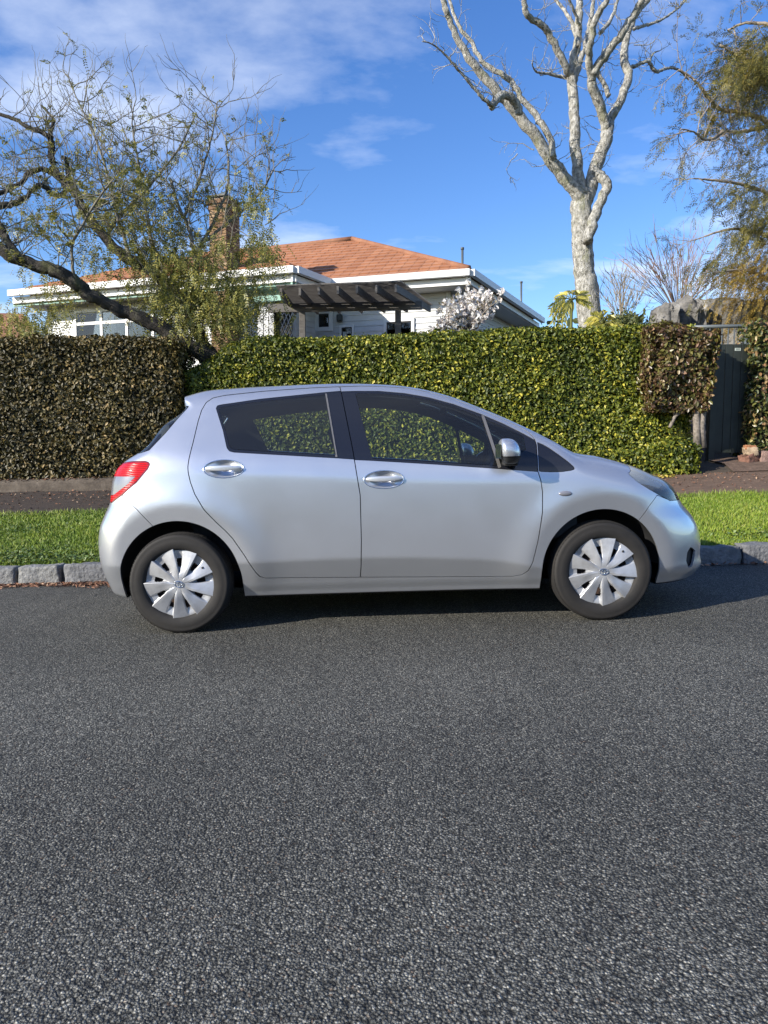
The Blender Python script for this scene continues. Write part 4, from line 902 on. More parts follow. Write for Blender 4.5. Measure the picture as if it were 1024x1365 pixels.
# ================================================================== THE HOUSE
m_white = material('white_weatherboard_paint', (.78, .79, .78), .5); _n = NT(m_white); _n.color(_n.ramp(_n.noise(2.2, 6, .65), [(.3, (.50, .51, .50)), (.7, (.62, .625, .62))]))
m_fascia = material('white_gutter_paint', (.68, .68, .67), .4)
m_green = material('grey_green_paint', (.17, .33, .26), .5)
m_soffit = material('grey_soffit_paint', (.55, .56, .56), .6)
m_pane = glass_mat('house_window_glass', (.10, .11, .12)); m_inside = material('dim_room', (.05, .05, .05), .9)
m_pane_l = glass_mat('net_curtain_window_glass', (.60, .62, .60)); m_curtain = material('pale_curtain', (.42, .42, .38), .9)
m_tile = material('orange_clay_tiles', (.40, .17, .085), .85); _n = NT(m_tile)
bk = _n.n('ShaderNodeTexBrick', {'Scale': 1.0, 'Mortar Size': .012, 'Brick Width': .24, 'Row Height': 50.0, 'Color1': (.30, .125, .062, 1), 'Color2': (.42, .20, .11, 1), 'Mortar': (.10, .045, .028, 1)}); uvn = _n.n('ShaderNodeUVMap'); _n.l(uvn.outputs[0], bk.inputs['Vector'])
tcol = _n.mix(.55, bk.outputs['Color'], _n.ramp(_n.noise(2.4, 7, .7), [(.25, (.18, .075, .042)), (.5, (.35, .155, .080)), (.75, (.47, .25, .145))])); _n.color(tcol); _n.bump(bk.outputs['Fac'], .6, -.02)
HZ = 5.07                                                      # eave height (lower edge of the roof)
def at_z(px, py, z):
    d = atY(px, py, 1.0) - np.array([0, 0, CAM_H]); t = (z - CAM_H) / d[2]; return (np.array([0, 0, CAM_H]) + d * t)[:2]
E1, E2, E3, E4, E5 = at_z(14, 388.5, HZ), at_z(393, 356, HZ), at_z(440, 374, HZ), at_z(627, 360, HZ), at_z(722, 425, HZ)
unit = lambda v: np.asarray(v, float) / np.linalg.norm(v)
fd = unit(E4 - E3); sd = unit(E5 - E4)                          # along the front, along the side (away)
fd1 = unit(E2 - E1)
E6 = E5 - fd * np.linalg.norm(E4 - E1) * 1.02                   # rear left
house = empty('white_house', (*(.5 * (E1 + E5)), 1.9)); HI = Matrix.Translation(-Vector((*(.5 * (E1 + E5)), 1.9)))
def hp(o): o.parent = house; o.matrix_parent_inverse = HI; return o
def sub(o, par): o.parent = par; return o
# roof: hipped, tiled in stepped courses
RZ = atY(470, 321, 20.6)[2]; R2 = atY(470, 321, 20.6)[:2]; back = unit(sd)
R1 = R2 - fd * 5.2 + back * .3
def course_face(poly, eave_a, eave_b, name, n_course=.30):
    """a flat roof slope laid in stepped tile courses: poly = 3-D corners, eave_a->eave_b the lower edge"""
    poly = [np.asarray(p, float) for p in poly]; ea, eb = np.asarray(eave_a, float), np.asarray(eave_b, float)
    u = unit(eb - ea); nn = np.cross(u, poly[2] - ea); nn = unit(nn); nn = nn if nn[2] > 0 else -nn; v = np.cross(nn, u); v = v if v[2] > 0 else -v
    P2 = np.array([((p - ea) @ u, (p - ea) @ v) for p in poly]); vmax = P2[:, 1].max(); V = []; F = []; UV = []
    def span(h):
        xs = []
        for a, b in zip(P2, np.roll(P2, -1, 0)):
            if (a[1] - h) * (b[1] - h) <= 0 and abs(a[1] - b[1]) > 1e-9: t = (h - a[1]) / (b[1] - a[1]); xs.append(a[0] + t * (b[0] - a[0]))
        return (min(xs), max(xs)) if xs else None
    h = 0.0
    while h < vmax - .02:
        h2 = min(h + n_course, vmax - .001); s0, s1 = span(max(h, 1e-4)), span(h2)
        if s0 and s1:
            k = max(1, int((s0[1] - s0[0]) / .24))
            for (hh, ss, lift) in ((h, s0, .0), (h, s0, .042), (h2, s1, .012)):
                for q in range(k + 1):
                    x = ss[0] + (ss[1] - ss[0]) * q / k; P = ea + u * x + v * hh + nn * (lift + (.006 * math.sin(q * 12.9 + h * 77) if lift > .02 else 0)); V.append(P); UV.append((x, hh))
            b0 = len(V) - 3 * (k + 1)
            for r_ in range(2):
                for q in range(k): i = b0 + r_ * (k + 1) + q; F.append((i, i + 1, i + k + 2, i + k + 1))
        h = h2
    o = mk(name, V, F, m_tile, None, False); ul = o.data.uv_layers.new(name='UVMap'); li = np.zeros(len(o.data.loops), np.int32); o.data.loops.foreach_get('vertex_index', li); ul.data.foreach_set('uv', np.array(UV)[li].ravel()); return o
z3 = lambda p, z: np.array([p[0], p[1], z])
e = [z3(p, HZ) for p in (E1, E2, E3, E4, E5, E6)]; r1, r2 = z3(R1, RZ), z3(R2, RZ)
roof = hp(course_face([e[2] - np.append(fd, 0) * 5.0, e[3], r2, r1], e[2] - np.append(fd, 0) * 5.0, e[3], 'roof'))
sub(course_face([e[3], e[4], r2], e[3], e[4], 'side_slope'), roof)
sub(course_face([e[4], e[5], r1, r2], e[4], e[5], 'rear_slope'), roof)
# the wing on the left: its own hip
W2 = E2 + sd * 5.0; wr = .5 * (E2 + W2) - fd1 * 2.6; W1 = E1 + sd * 5.0; wl = .5 * (E1 + W1) + fd1 * 2.6; WZ = HZ + 1.15
sub(course_face([e[0], e[1], z3(wr, WZ), z3(wl, WZ)], e[0], e[1], 'wing_slope'), roof)
sub(course_face([e[1], z3(W2, HZ), z3(wr, WZ)], e[1], z3(W2, HZ), 'wing_slope'), roof)
sub(course_face([z3(W1, HZ), e[0], z3(wl, WZ)], z3(W1, HZ), e[0], 'wing_slope'), roof)
sub(course_face([z3(W2, HZ), z3(W1, HZ), z3(wl, WZ), z3(wr, WZ)], z3(W2, HZ), z3(W1, HZ), 'wing_slope'), roof)
b = MB()
for A, B in ((e[3], r2), (r1, r2), (e[4], r2)):
    A_, B_ = A + [0, 0, .03], B + [0, 0, .05]; b.tube([A_ + (B_ - A_) * t for t in np.linspace(0.01, 1, 12)], .075, 6)
sub(b.build('ridge_tiles', m_tile, None, True), roof)
# gutters, fascias and soffits
def beam_along(A, B, up0, up1, out, thick, name, mat):
    A, B = np.asarray(A, float), np.asarray(B, float); d = unit((B - A)[:2]); nrm = np.array([d[1], -d[0]]); b = MB(); q = []
    for P in (A, B):
        for (o_, z_) in ((out, up0), (out + thick, up0), (out + thick, up1), (out, up1)): q.append((P[0] + nrm[0] * o_, P[1] + nrm[1] * o_, P[2] + z_))
    b.add(q, [(0, 1, 2, 3), (7, 6, 5, 4), (0, 4, 5, 1), (1, 5, 6, 2), (2, 6, 7, 3), (3, 7, 4, 0)]); return b.build(name, mat)
for A, B in ((e[0], e[1]), (e[1], e[2]), (e[2], e[3]), (e[3], e[4])):
    hp(beam_along(A, B, -.13, .015, -.005, .11, 'gutter', m_fascia)); hp(beam_along(A, B, -.31, -.135, -.10, .04, 'fascia', m_fascia))
hp(beam_along(e[0], e[1], -.36, -.312, -.115, .05, 'fascia_trim', m_green)); hp(beam_along(e[1], e[2], -.36, -.312, -.115, .05, 'fascia_trim', m_green))
INS = .62
n1, n2 = np.array([-fd1[1], fd1[0]]), np.array([-fd[1], fd[0]]); ns = np.array([-sd[1], sd[0]])        # inwards from the front walls / the side walls
def ins(P, *ns_): return P + sum(q * INS for q in ns_)
A1, A2 = E1 + n1 * INS + fd1 * INS, E2 + n1 * INS - fd1 * INS; A3 = E3 + n2 * INS - fd1 * INS; A4 = E4 + n2 * INS - fd * INS; A5 = E5 - sd * INS - fd * INS
V = [z3(p, HZ - .30) for p in (E1, E2, E3, E4, E5, E6)]; hp(mk('soffit', V, [(0, 1, 2), (0, 2, 5), (2, 3, 4, 5)], m_soffit, None, False))
def wall_boards(A, B, zb, zt, name='wall', pitch=.135):
    A, B = np.asarray(A, float), np.asarray(B, float); d = unit(B - A); nrm = np.array([d[1], -d[0]])
    core = MB(); q = []
    for P in (A, B):
        for (o_, z_) in ((-.02, zb), (-.02, zt), (-.14, zt), (-.14, zb)): q.append((P[0] + nrm[0] * o_, P[1] + nrm[1] * o_, z_))
    core.add(q, [(0, 1, 2, 3), (7, 6, 5, 4), (0, 4, 5, 1), (1, 5, 6, 2), (2, 6, 7, 3), (3, 7, 4, 0)]); wl_ = hp(core.build(name, m_white))
    z = max(zb, zt - 16 * pitch)
    while z < zt - .01:
        q = []
        for P in (A, B):
            for (o_, zz) in ((-.018, z), (.022, z), (.004, min(z + pitch, zt)), (-.018, min(z + pitch, zt))): q.append((P[0] + nrm[0] * o_, P[1] + nrm[1] * o_, zz))
        b = MB(); b.add(q, [(0, 1, 2, 3), (7, 6, 5, 4), (0, 4, 5, 1), (1, 5, 6, 2), (2, 6, 7, 3), (3, 7, 4, 0)]); sub(b.build('weatherboard', m_white), wl_); z += pitch
    return wl_
ZB, ZT_ = 1.6, HZ - .302
w_wing = wall_boards(A1, A2, ZB, ZT_); w_ret = wall_boards(A2, A3, ZB, ZT_); w_main = wall_boards(A3, A4, ZB, ZT_); w_side = wall_boards(A4, A5, ZB, ZT_)
for P in (A1, A2, A4, A5): b = MB(); b.box((P[0] - .05, P[1] - .05, ZB), (P[0] + .05, P[1] + .05, ZT_)); hp(b.build('corner_board', m_white))
b = MB(); V = [(*E6, ZB), (*E5, ZB), (*E5, ZT_), (*E6, ZT_)]
hp(mk('rear_wall', V, [(0, 1, 2, 3)], m_white, None, False)); V = [(*A1, ZB), (*(E6 + fd * .6), ZB), (*(E6 + fd * .6), ZT_), (*A1, ZT_)]; hp(mk('end_wall', V, [(0, 1, 2, 3)], m_white, None, False))
def on_wall(px, py, A, B):
    d = atY(px, py, 1.0) - np.array([0, 0, CAM_H]); n = np.array([(B - A)[1], -(B - A)[0]]); t = (A @ n) / (d[:2] @ n); P = np.array([0, 0, CAM_H]) + d * t; return float((P[:2] - A) @ unit(B - A)), float(P[2])
def window(A, B, px0, py0, px1, py1, cols=1, bars=(), zlow=None, fr=.07, pane=m_pane, curtain=False):
    """framed window on a wall: outer casing, glazing bars, one pane per light; pixel corners top-left, bottom-right"""
    s0, z1 = on_wall(px0, py0, A, B); s1, z0 = on_wall(px1, py1, A, B); z0 = zlow if zlow is not None else z0; d = unit(B - A); nrm = np.array([d[1], -d[0]])
    def slab(sa, sb, za, zb, o0, o1): 
        q = [(*(A + d * s + nrm * o), z) for s in (sa, sb) for (o, z) in ((o0, za), (o1, za), (o1, zb), (o0, zb))]; return q, [(0, 1, 2, 3), (7, 6, 5, 4), (0, 4, 5, 1), (1, 5, 6, 2), (2, 6, 7, 3), (3, 7, 4, 0)]
    b = MB(); b.add(*slab(s0 - fr, s0, z0 - fr, z1 + fr, -.01, .055)); b.add(*slab(s1, s1 + fr, z0 - fr, z1 + fr, -.01, .055)); b.add(*slab(s0, s1, z1, z1 + fr, -.01, .052)); b.add(*slab(s0, s1, z0 - fr, z0, -.01, .052))
    w = hp(b.build('window', m_fascia))
    zs = [z0] + sorted(z0 + (z1 - z0) * q for q in bars) + [z1]; ss = [s0 + (s1 - s0) * i / cols for i in range(cols + 1)]
    for i in range(1, cols): b = MB(); b.add(*slab(ss[i] - .035, ss[i] + .035, z0, z1, -.005, .045)); sub(b.build('mullion', m_fascia), w)
    for zz in zs[1:-1]: b = MB(); b.add(*slab(s0, s1, zz - .035, zz + .035, -.005, .043)); sub(b.build('transom', m_fascia), w)
    for i in range(cols):
        for j in range(len(zs) - 1): b = MB(); b.add(*slab(ss[i] + .03, ss[i + 1] - .03, zs[j] + .03, zs[j + 1] - .03, .024, .030)); sub(b.build('pane', pane), w)
    b = MB(); b.add(*slab(s0, s1, z0, z1, .0225, .0235)); sub(b.build('blind' if curtain else 'room_behind', m_curtain if curtain else m_inside), w)
    return w
window(A1, A2, 103, 418, 240, 426, 4, (.72,), zlow=on_wall(103, 470, A1, A2)[1], curtain=True, pane=m_pane_l)
window(A3, A4, 425.5, 419, 439.5, 436, 1, fr=.10); window(A3, A4, 516, 430, 549, 452, 2, zlow=on_wall(516, 470, A3, A4)[1])
window(A3, A4, 456, 437, 470, 452, 1, fr=.05, zlow=on_wall(456, 470, A3, A4)[1])
# wall lamp
s, z = on_wall(455, 424, A3, A4); P = A3 + unit(A4 - A3) * s - n2 * .12; b = MB(); b.box((P[0] - .07, P[1] - .08, z - .1), (P[0] + .07, P[1] + .08, z + .06)); b.box((P[0] - .03, P[1] - .02, z - .02), (P[0] + .03, P[1] + .16, z + .03)); hp(b.build('wall_lamp', m_gate, None, False, .02))
# bay window with its green hood on the wing
ba, bb = on_wall(352, 412, A1, A2)[0], float(np.linalg.norm(A2 - A1)); dB = unit(A2 - A1); nB = np.array([dB[1], -dB[0]]); zt_b = on_wall(370, 411, A1, A2)[1]
q = [A1 + dB * (ba - .15), A1 + dB * (bb + .55), A1 + dB * (bb + .35) + nB * .75, A1 + dB * (ba + .1) + nB * .75]
b = MB(); b.prism(q, zt_b, zt_b + .12, 'z'); hood_ = hp(b.build('bay_hood', m_green))
q = [A1 + dB * ba, A1 + dB * (bb + .30), A1 + dB * (bb + .15) + nB * .55, A1 + dB * (ba + .2) + nB * .55]
b = MB(); b.prism(q, ZB, zt_b - .004, 'z'); bay = hp(b.build('bay_window', m_inside))
for (Pa, Pb, n_) in ((q[3], q[2], 3), (q[2], q[1], 1)):
    dd = unit(Pb - Pa); nn_ = np.array([dd[1], -dd[0]]); LL = np.linalg.norm(Pb - Pa)
    for i in range(n_ + 1):
        c = Pa + dd * (LL * i / n_); b = MB(); b.box((c[0] - .05, c[1] - .05, ZB), (c[0] + .05, c[1] + .05, zt_b - .006)); sub(b.build('mullion', m_fascia), bay)
    for i in range(n_):
        a_, b_ = Pa + dd * (LL * i / n_ + .06), Pa + dd * (LL * (i + 1) / n_ - .06); g = nn_ * .012
        sub(mk('pane', [(*(a_ + g), ZB), (*(b_ + g), ZB), (*(b_ + g), zt_b - .05), (*(a_ + g), zt_b - .05)], [(0, 1, 2, 3)], m_pane), bay)
        b = MB()
        for t in np.arange(-1.2, 1.3, .22):                                     # diamond leading
            for sg in (1, -1):
                L_ = np.linalg.norm(b_ - a_); pts = [(u_, zt_b - .1 - .5 + sg * (u_ - L_ / 2) * 1.6 + t) for u_ in np.linspace(0, L_, 9)]; pts = [(u_, z_) for u_, z_ in pts if zt_b - 1.3 < z_ < zt_b - .06]
                if len(pts) > 1: b.tube([(*(a_ + dd * pts[0][0] + nn_ * .02), pts[0][1]), (*(a_ + dd * pts[-1][0] + nn_ * .02), pts[-1][1])], .010, 4)
        if b.V: lo_ = sub(b.build('leading', m_fascia), bay); lo_['kind'] = 'stuff'
tag(house, 'white weatherboard house with orange tiled hip roof behind the hedge', 'house')
# downpipe on the far corner
b = MB(); p5 = z3(A5, HZ - .35); b.tube([p5 + [.12, -.5, .2], p5 + [.10, -.15, -.1], p5 + [.08, -.1, -1.6]], .04, 8); hp(b.build('downpipe', m_fascia, None, True))
# chimney with real bricks
m_cb = material('old_brown_brick', (.30, .17, .085), .9); _n = NT(m_cb); _n.color(_n.ramp(_n.island(), [(0, (.11, .060, .034)), (.4, (.20, .115, .060)), (.8, (.28, .175, .092)), (1, (.36, .26, .16))])); _n.bump(_n.noise(30, 4), .5, .01)
m_mor = material('chimney_mortar', (.24, .20, .16), .95)
CY = float((A1 + unit(A2 - A1) * on_wall(293, 400, A1, A2)[0])[1]) - .55; cp0, cp1 = atY(281, 400, CY), atY(306, 400, CY); czt = atY(298, 262, CY)[2]; cwx = cp1[0] - cp0[0]; cdy = .62; ca_ = math.atan2(fd1[1], fd1[0]); CM = Matrix.Translation((cp0[0], cp0[1], 0)) @ Matrix.Rotation(ca_, 4, 'Z')
b = MB(); b.box((.012, .012, 1.5), (cwx - .012, cdy - .012, czt - .02), CM); core = b.build('chimney', m_mor); hp(core)
bs = MB(); z = 1.9; row = 0
while z < czt - .08:
    for face in range(4):
        L_ = cwx if face in (0, 2) else cdy; x = 0.0 if row % 2 else -.115
        while x < L_ - .02:
            a0, a1 = max(x, 0.0), min(x + .222, L_)
            if a1 - a0 > .03:
                j = .004 * math.sin(row * 3.1 + x * 17 + face)
                bx_ = {0: ((a0, -.004 + j, z), (a1, .07, z + .066)), 2: ((a0, cdy - .07, z), (a1, cdy + .004, z + .066)), 1: ((cwx - .07, a0 + .071 * (a0 < .01), z), (cwx + .004 + j, a1 - .071 * (a1 > L_ - .01), z + .066)), 3: ((-.004, a0 + .071 * (a0 < .01), z), (.07, a1 - .071 * (a1 > L_ - .01), z + .066))}[face]
                if bx_[1][1] - bx_[0][1] > .01: bs.box(*bx_, CM)
            x += .234
    z += .078; row += 1
o = sub(bs.build('bricks', m_cb), core); o['kind'] = 'stuff'
for k, (g_, z0_, z1_) in enumerate(((.05, -.18, -.10), (.02, -.30, -.22))): b = MB(); b.box((-g_, -g_, czt + z0_), (cwx + g_, cdy + g_, czt + z1_), CM); sub(b.build('brick_course', m_cb, None, False, .006), core)
b = MB(); b.box((-.03, -.03, czt - .03), (cwx + .03, cdy + .03, czt + .02), CM); sub(b.build('chimney_cap', m_gate, None, False, .01), core)
# vent pipes
for (px, y0_, y1_, Y, lab) in ((616.5, 352, 331, 17.5, 'thin grey vent pipe rising above the roof corner'), (695, 405, 376, 21.5, 'thin grey vent pipe beyond the side eave of the house')):
    a_, b_ = atY(px, y0_ + 14, Y), atY(px, y1_, Y); mb = MB(); mb.tube([a_ - [0, 0, .4], b_], .030, 8); mb.tube([b_ - [0, 0, .03], b_ + [0, 0, .02]], .042, 8); tag(mb.build('vent_pipe', m_steel, None, True), lab, 'pipe')
# pergola
m_perg = material('dark_stained_timber', (.10, .092, .085), .7); _n = NT(m_perg); gm = _n.n('ShaderNodeMapping', {'Scale': (2, 2, 14)}); _n.l(_n.coord(), gm.inputs[0]); _n.color(_n.ramp(_n.noise(3, 5, .6, gm.outputs[0]), [(.3, (.07, .064, .06)), (.7, (.15, .14, .13))]))
perg = empty('pergola', (0, 0, 0)); PZ = 4.02
fa, fb_ = z3(at_z(374, 387.5, PZ + .1), PZ + .1), z3(at_z(530, 382, PZ + .1), PZ + .1)          # front edge of the slats
ra_, rb2 = z3(at_z(364, 411, PZ), PZ), z3(at_z(556, 407, PZ), PZ)                                # carrying beam on the posts
perg.location = tuple(.5 * (ra_ + rb2) * [1, 1, 0] + [0, 0, 1.9]); PIm = Matrix.Translation(-perg.location)
def pp(o): o.parent = perg; o.matrix_parent_inverse = PIm; return o
def stick(A, B, w, h, name):
    A, B = np.asarray(A, float), np.asarray(B, float); d = unit(B - A); sdv = unit(np.cross(d, [0, 0, 1.0] if abs(d[2]) < .9 else [1.0, 0, 0])); uv = np.cross(sdv, d); q = [P + sdv * a * w / 2 + uv * c * h / 2 for P in (A, B) for (a, c) in ((-1, -1), (1, -1), (1, 1), (-1, 1))]
    b = MB(); b.add(q, [(0, 1, 2, 3), (7, 6, 5, 4), (0, 4, 5, 1), (1, 5, 6, 2), (2, 6, 7, 3), (3, 7, 4, 0)]); return pp(b.build(name, m_perg, None, False, .004, 1))
bu = unit(rb2 - ra_); stick(ra_ - bu * .1, rb2 + bu * .1, .07, .17, 'carrying_beam')
for px in (402.5, 530.5):
    t = (at_z(px, 409, PZ)[0] - ra_[0]) / (rb2 - ra_)[0]; P = ra_ + (rb2 - ra_) * t; stick([P[0], P[1], 1.6], [P[0], P[1], PZ - .09], .12, .12, 'post')
back_n = unit(np.append(n2, 0)) * 1.15
for k in range(7):
    t = k / 6; A_ = fa + (fb_ - fa) * t; B_ = ra_ + (rb2 - ra_) * t; e_ = unit(A_ - B_); stick(A_ + e_ * .10 - [0, 0, .06], B_ + back_n + [0, 0, .15], .045, .14, 'rafter')
for k in range(24):
    s = k / 23; A_ = fa + (ra_ + back_n * .9 - fa) * s; B_ = fb_ + (rb2 + back_n * .9 - fb_) * s; A_[2] = B_[2] = PZ + .19 + .03 * s; stick(A_ - bu * .08, B_ + bu * .08, .05, .03, 'slat')
tag(perg, 'dark stained timber pergola with slatted roof against the white house', 'pergola')
# neighbour's roof low on the far left
nb_ = empty('neighbour_house', (-14, 26, 2.0)); NI = Matrix.Translation(-nb_.location)
a_, b_, c_, d_ = atY(-60, 458, 24), atY(48, 450, 24), atY(30, 418, 26.5), atY(-60, 416, 26.5)
for o in (mk('roof', [a_, b_, c_, d_, c_ + [0, 4, -1.6], d_ + [0, 4, -1.6]], [(0, 1, 2, 3), (3, 2, 4, 5), (1, 4, 2)], m_tile, nb_, False), mk('wall', [(a_[0], 24.4, 1.5), (b_[0] - .4, 24.4, 1.5), (b_[0] - .4, 24.4, b_[2]), (a_[0], 24.4, a_[2]), (a_[0], 30, 1.5), (b_[0] - .4, 30, 1.5), (b_[0] - .4, 30, b_[2]), (a_[0], 30, a_[2])], [(0, 1, 2, 3), (1, 5, 6, 2), (5, 4, 7, 6)], m_white, nb_, False)): o.matrix_parent_inverse = NI
tag(nb_, 'neighbouring low red-brown tiled roof beyond the brown hedge', 'house')

# ================================================================== TREES AND SHRUBS
def smooth_line(pts, per=6):
    P = np.asarray(pts, float); n = len(P); t = np.linspace(0, n - 1, (n - 1) * per + 1); i = np.clip(t.astype(int), 0, n - 2); f = (t - i)[:, None]
    a, b_, c, d = P[np.clip(i - 1, 0, n - 1)], P[i], P[i + 1], P[np.clip(i + 2, 0, n - 1)]
    return .5 * (2 * b_ + (c - a) * f + (2 * a - 5 * b_ + 4 * c - d) * f**2 + (3 * b_ - a - 3 * c + d) * f**3)
def limb_pts(lst, Y, dy=0.0, dy0=0.0):
    """(px, py, radius px) -> smooth 3-D line with radius; depth runs from Y+dy0 to Y+dy along the limb"""
    n = len(lst); out = []
    for k, (a, b_, w) in enumerate(lst):
        y = Y + dy0 + (dy - dy0) * k / max(n - 1, 1); p = atY(a, b_, y); out.append((*p, w * y / FPX))
    L = smooth_line(out); L[1:-1, :3] += np.stack([vnoise(L[1:-1, :3] / np.maximum(L[1:-1, 3:], .012) * .35 + q * 31.7, 77 + q) for q in range(3)], -1) * np.minimum(L[1:-1, 3:] * .55, .03); return L
def bark_tube(L, n=12, rough=.06, seed=0):
    V, F = tube_mesh(L[:, :3], L[:, 3], n); c = np.repeat(L[:, :3], n, 0); r = np.repeat(L[:, 3], n)
    V = V + (V - c) * (vnoise(V / np.maximum(r, .01)[:, None] * .9, seed) * rough * .8 + vnoise(V * 16, seed + 1) * rough + vnoise(V * 45, seed + 2) * rough * .5)[:, None]; m = len(L); 
    return V, F + [tuple(range(n))[::-1], tuple((m - 1) * n + i for i in range(n))]
class Twigs:
    """many thin tapering twigs in one mesh, plus the places where leaves can sit"""
    def __init__(s, seed): s.r = np.random.default_rng(seed); s.V = []; s.F = []; s.tips = []; s.b = 0
    def twig(s, pts, r0, r1, n=4):
        V, F = tube_mesh(np.asarray(pts), np.linspace(r0, r1, len(pts)), n); s.V.append(V); s.F.append(np.array(F) + s.b); s.b += len(V)
    def grow(s, P, D, L, r0, level, bend=.25, up=.15, kids=5, spread=.8, droop=0.0, kfrac=.55):
        m = 7 if level else 6; pts = [np.array(P, float)]; d = unit(D)
        for k in range(m):
            d = unit(d + s.r.normal(0, bend, 3) * [1, .8, 1] + [0, 0, up - droop * (k / m)]); pts.append(pts[-1] + d * L / m)
        s.twig(pts, r0, r0 * .35 if level else r0 * .4, 5 if level > 1 else 4 if level else 3)
        for q in range(2, len(pts)): s.tips.append((pts[q], unit(pts[q] - pts[q - 1]), level))
        if level > 0:
            for k in range(kids):
                q = s.r.integers(1, len(pts)); side = s.r.normal(0, 1, 3); side -= (side @ d) * d; s.grow(pts[q], unit(pts[q] - pts[q - 1]) + unit(side) * spread, L * kfrac * s.r.uniform(.6, 1.2), r0 * .55, level - 1, bend, up, max(2, kids - 1), spread, droop, kfrac)
    def build(s, name, mat, parent):
        o = mk(name, np.concatenate(s.V), np.concatenate(s.F), mat, parent, True); o['kind'] = 'stuff'; return o
def fronds(places, dirs, L, npair, lw, ll, seed, droop=.6, ang=1.0):
    """pinnate leaves: a stalk with pairs of narrow leaflets, one quad each"""
    r = np.random.default_rng(seed); n = len(places); P = np.asarray(places); D = np.asarray(dirs) + r.normal(0, .5, (n, 3)) + [0, 0, -droop * .5]; D /= np.linalg.norm(D, axis=1)[:, None]
    S = np.cross(D, [0, 0, 1.0] + r.normal(0, .5, (n, 3))); S /= np.linalg.norm(S, axis=1)[:, None] + 1e-9; Ls = L * r.uniform(.6, 1.3, n); V = []
    for k in range(npair):
        s = (k + 1) / npair; c = P + D * (Ls * s)[:, None] + np.array([0, 0, -1.0]) * (droop * Ls * s * s * .5)[:, None]
        for sg in (1, -1):
            d = unit_rows(D * math.cos(ang) + S * sg * math.sin(ang) + r.normal(0, .18, (n, 3)) + [0, 0, -.15]); w = np.cross(d, np.cross(D, S)); w = unit_rows(w); l_ = (ll * (1.1 - .5 * abs(s - .45)) * r.uniform(.75, 1.25, n))[:, None]
            V.append(np.stack([c, c + d * l_ * .45 + w * lw, c + d * l_, c + d * l_ * .45 - w * lw], 1))
    V = np.stack(V, 1).reshape(-1, 3); return V, np.arange(len(V)).reshape(-1, 4)
def unit_rows(a): return a / (np.linalg.norm(a, axis=1)[:, None] + 1e-9)
def tparent(o, root): o.parent = root; o.matrix_parent_inverse = Matrix.Translation(-root.location); return o
def add_limb(root, lst, Y, dy, mat, name='limb', n=12, seed=0, dy0=0.0, rough=.06):
    L = limb_pts(lst, Y, dy, dy0); V, F = bark_tube(L, n, rough, seed); tparent(mk(name, V, F, mat, None, True), root); return L
# ---- the tall pale leafless tree
m_pale = material('pale_lichen_bark', (.4, .38, .33), .9); _n = NT(m_pale); bco = _n.n('ShaderNodeMapping', {'Scale': (1, 1, .6)}); _n.l(_n.coord(), bco.inputs[0]); v_ = bco.outputs[0]
c_ = _n.ramp(_n.noise(19, 8, .75, v_), [(.34, (.07, .065, .055)), (.46, (.27, .26, .225)), (.56, (.45, .435, .395)), (.74, (.66, .65, .61))]); c_ = _n.mix(_n.ramp(_n.noise(5, 6, .65, v_), [(.55, (0, 0, 0)), (.64, (.6, .6, .6))]), c_, (.26, .26, .15)); _n.color(c_); _n.bump(_n.math('ADD', _n.noise(26, 7, .7, v_), _n.noise(7, 5, .6, v_)), 1.0, .05)
TY = 13.2; b0 = atY(787, 446, TY); b0[2] = gz(b0[0], TY); tall = empty('bare_tree', b0)
gpx = 560
add_limb(tall, [(790, gpx, 17.5), (789, 470, 17), (787, 430, 16), (783, 391, 14.5), (779, 360, 13.5), (776, 332, 13.5), (775, 300, 13), (774.5, 275, 13), (776, 256, 11)], TY, 0, m_pale, 'trunk', 20, 3, rough=.09)
LL = []
def tl(lst, dy, seed, dy0=0, n=12): LL.append(add_limb(tall, lst, TY, dy, m_pale, 'limb', n, seed, dy0))
tl([(776, 272, 9.00), (763, 250, 8.55), (739, 219, 7.74), (712, 180, 7.20), (684.5, 144.5, 6.66), (665, 125, 5.94), (641.5, 98, 5.40), (618, 66, 4.50), (599, 27, 3.87), (591, 0, 3.42), (583, -40, 2.70), (570, -80, 1.80)], -1.1, 5)
tl([(738, 210, 4.50), (733, 184, 4.50), (716, 156, 4.14), (694, 129, 3.78), (677, 105, 3.42), (645, 84, 2.88), (632, 62, 2.70), (610, 31, 2.34), (600, 0, 1.98), (590, -40, 1.26)], .2, 6, -.35, 8)
tl([(692, 152, 4.95), (688, 136, 5.22), (677, 127.5, 5.04), (665, 129, 5.04), (659, 139, 4.68), (655, 143, 3.42)], -1.2, 7, -.8, 10)
tl([(657, 140, 3.24), (645.5, 133, 2.34), (632, 117, 2.07), (618, 101, 1.80), (604, 85, 1.62), (591, 70, 1.26), (576, 59, 0.90), (563, 55, 0.63)], -1.9, 8, -1.2, 6)
tl([(776, 268, 7.65), (770, 219, 7.20), (766.5, 172, 6.84), (765, 137, 6.48), (763, 98, 6.30), (768.5, 59, 5.04), (772, 20, 4.50), (774, -10, 3.96), (778, -60, 2.70)], .5, 9)
tl([(762, 100, 4.86), (755, 90, 4.68), (739, 59, 4.50), (724, 35, 4.14), (704, 20, 3.78), (698, 0, 3.24), (693, -40, 2.16)], -.5, 10, .25, 9)
tl([(765, 110, 3.96), (774, 82, 3.60), (782, 55, 3.06), (788, 20, 2.70), (795, -30, 1.80)], 1.2, 11, .3, 8)
tl([(755, 104, 2.16), (744, 102, 1.98), (731, 98, 1.71), (718, 97, 1.44), (712, 92, 0.99), (709, 84, 0.63)], -.3, 12, .3, 6)
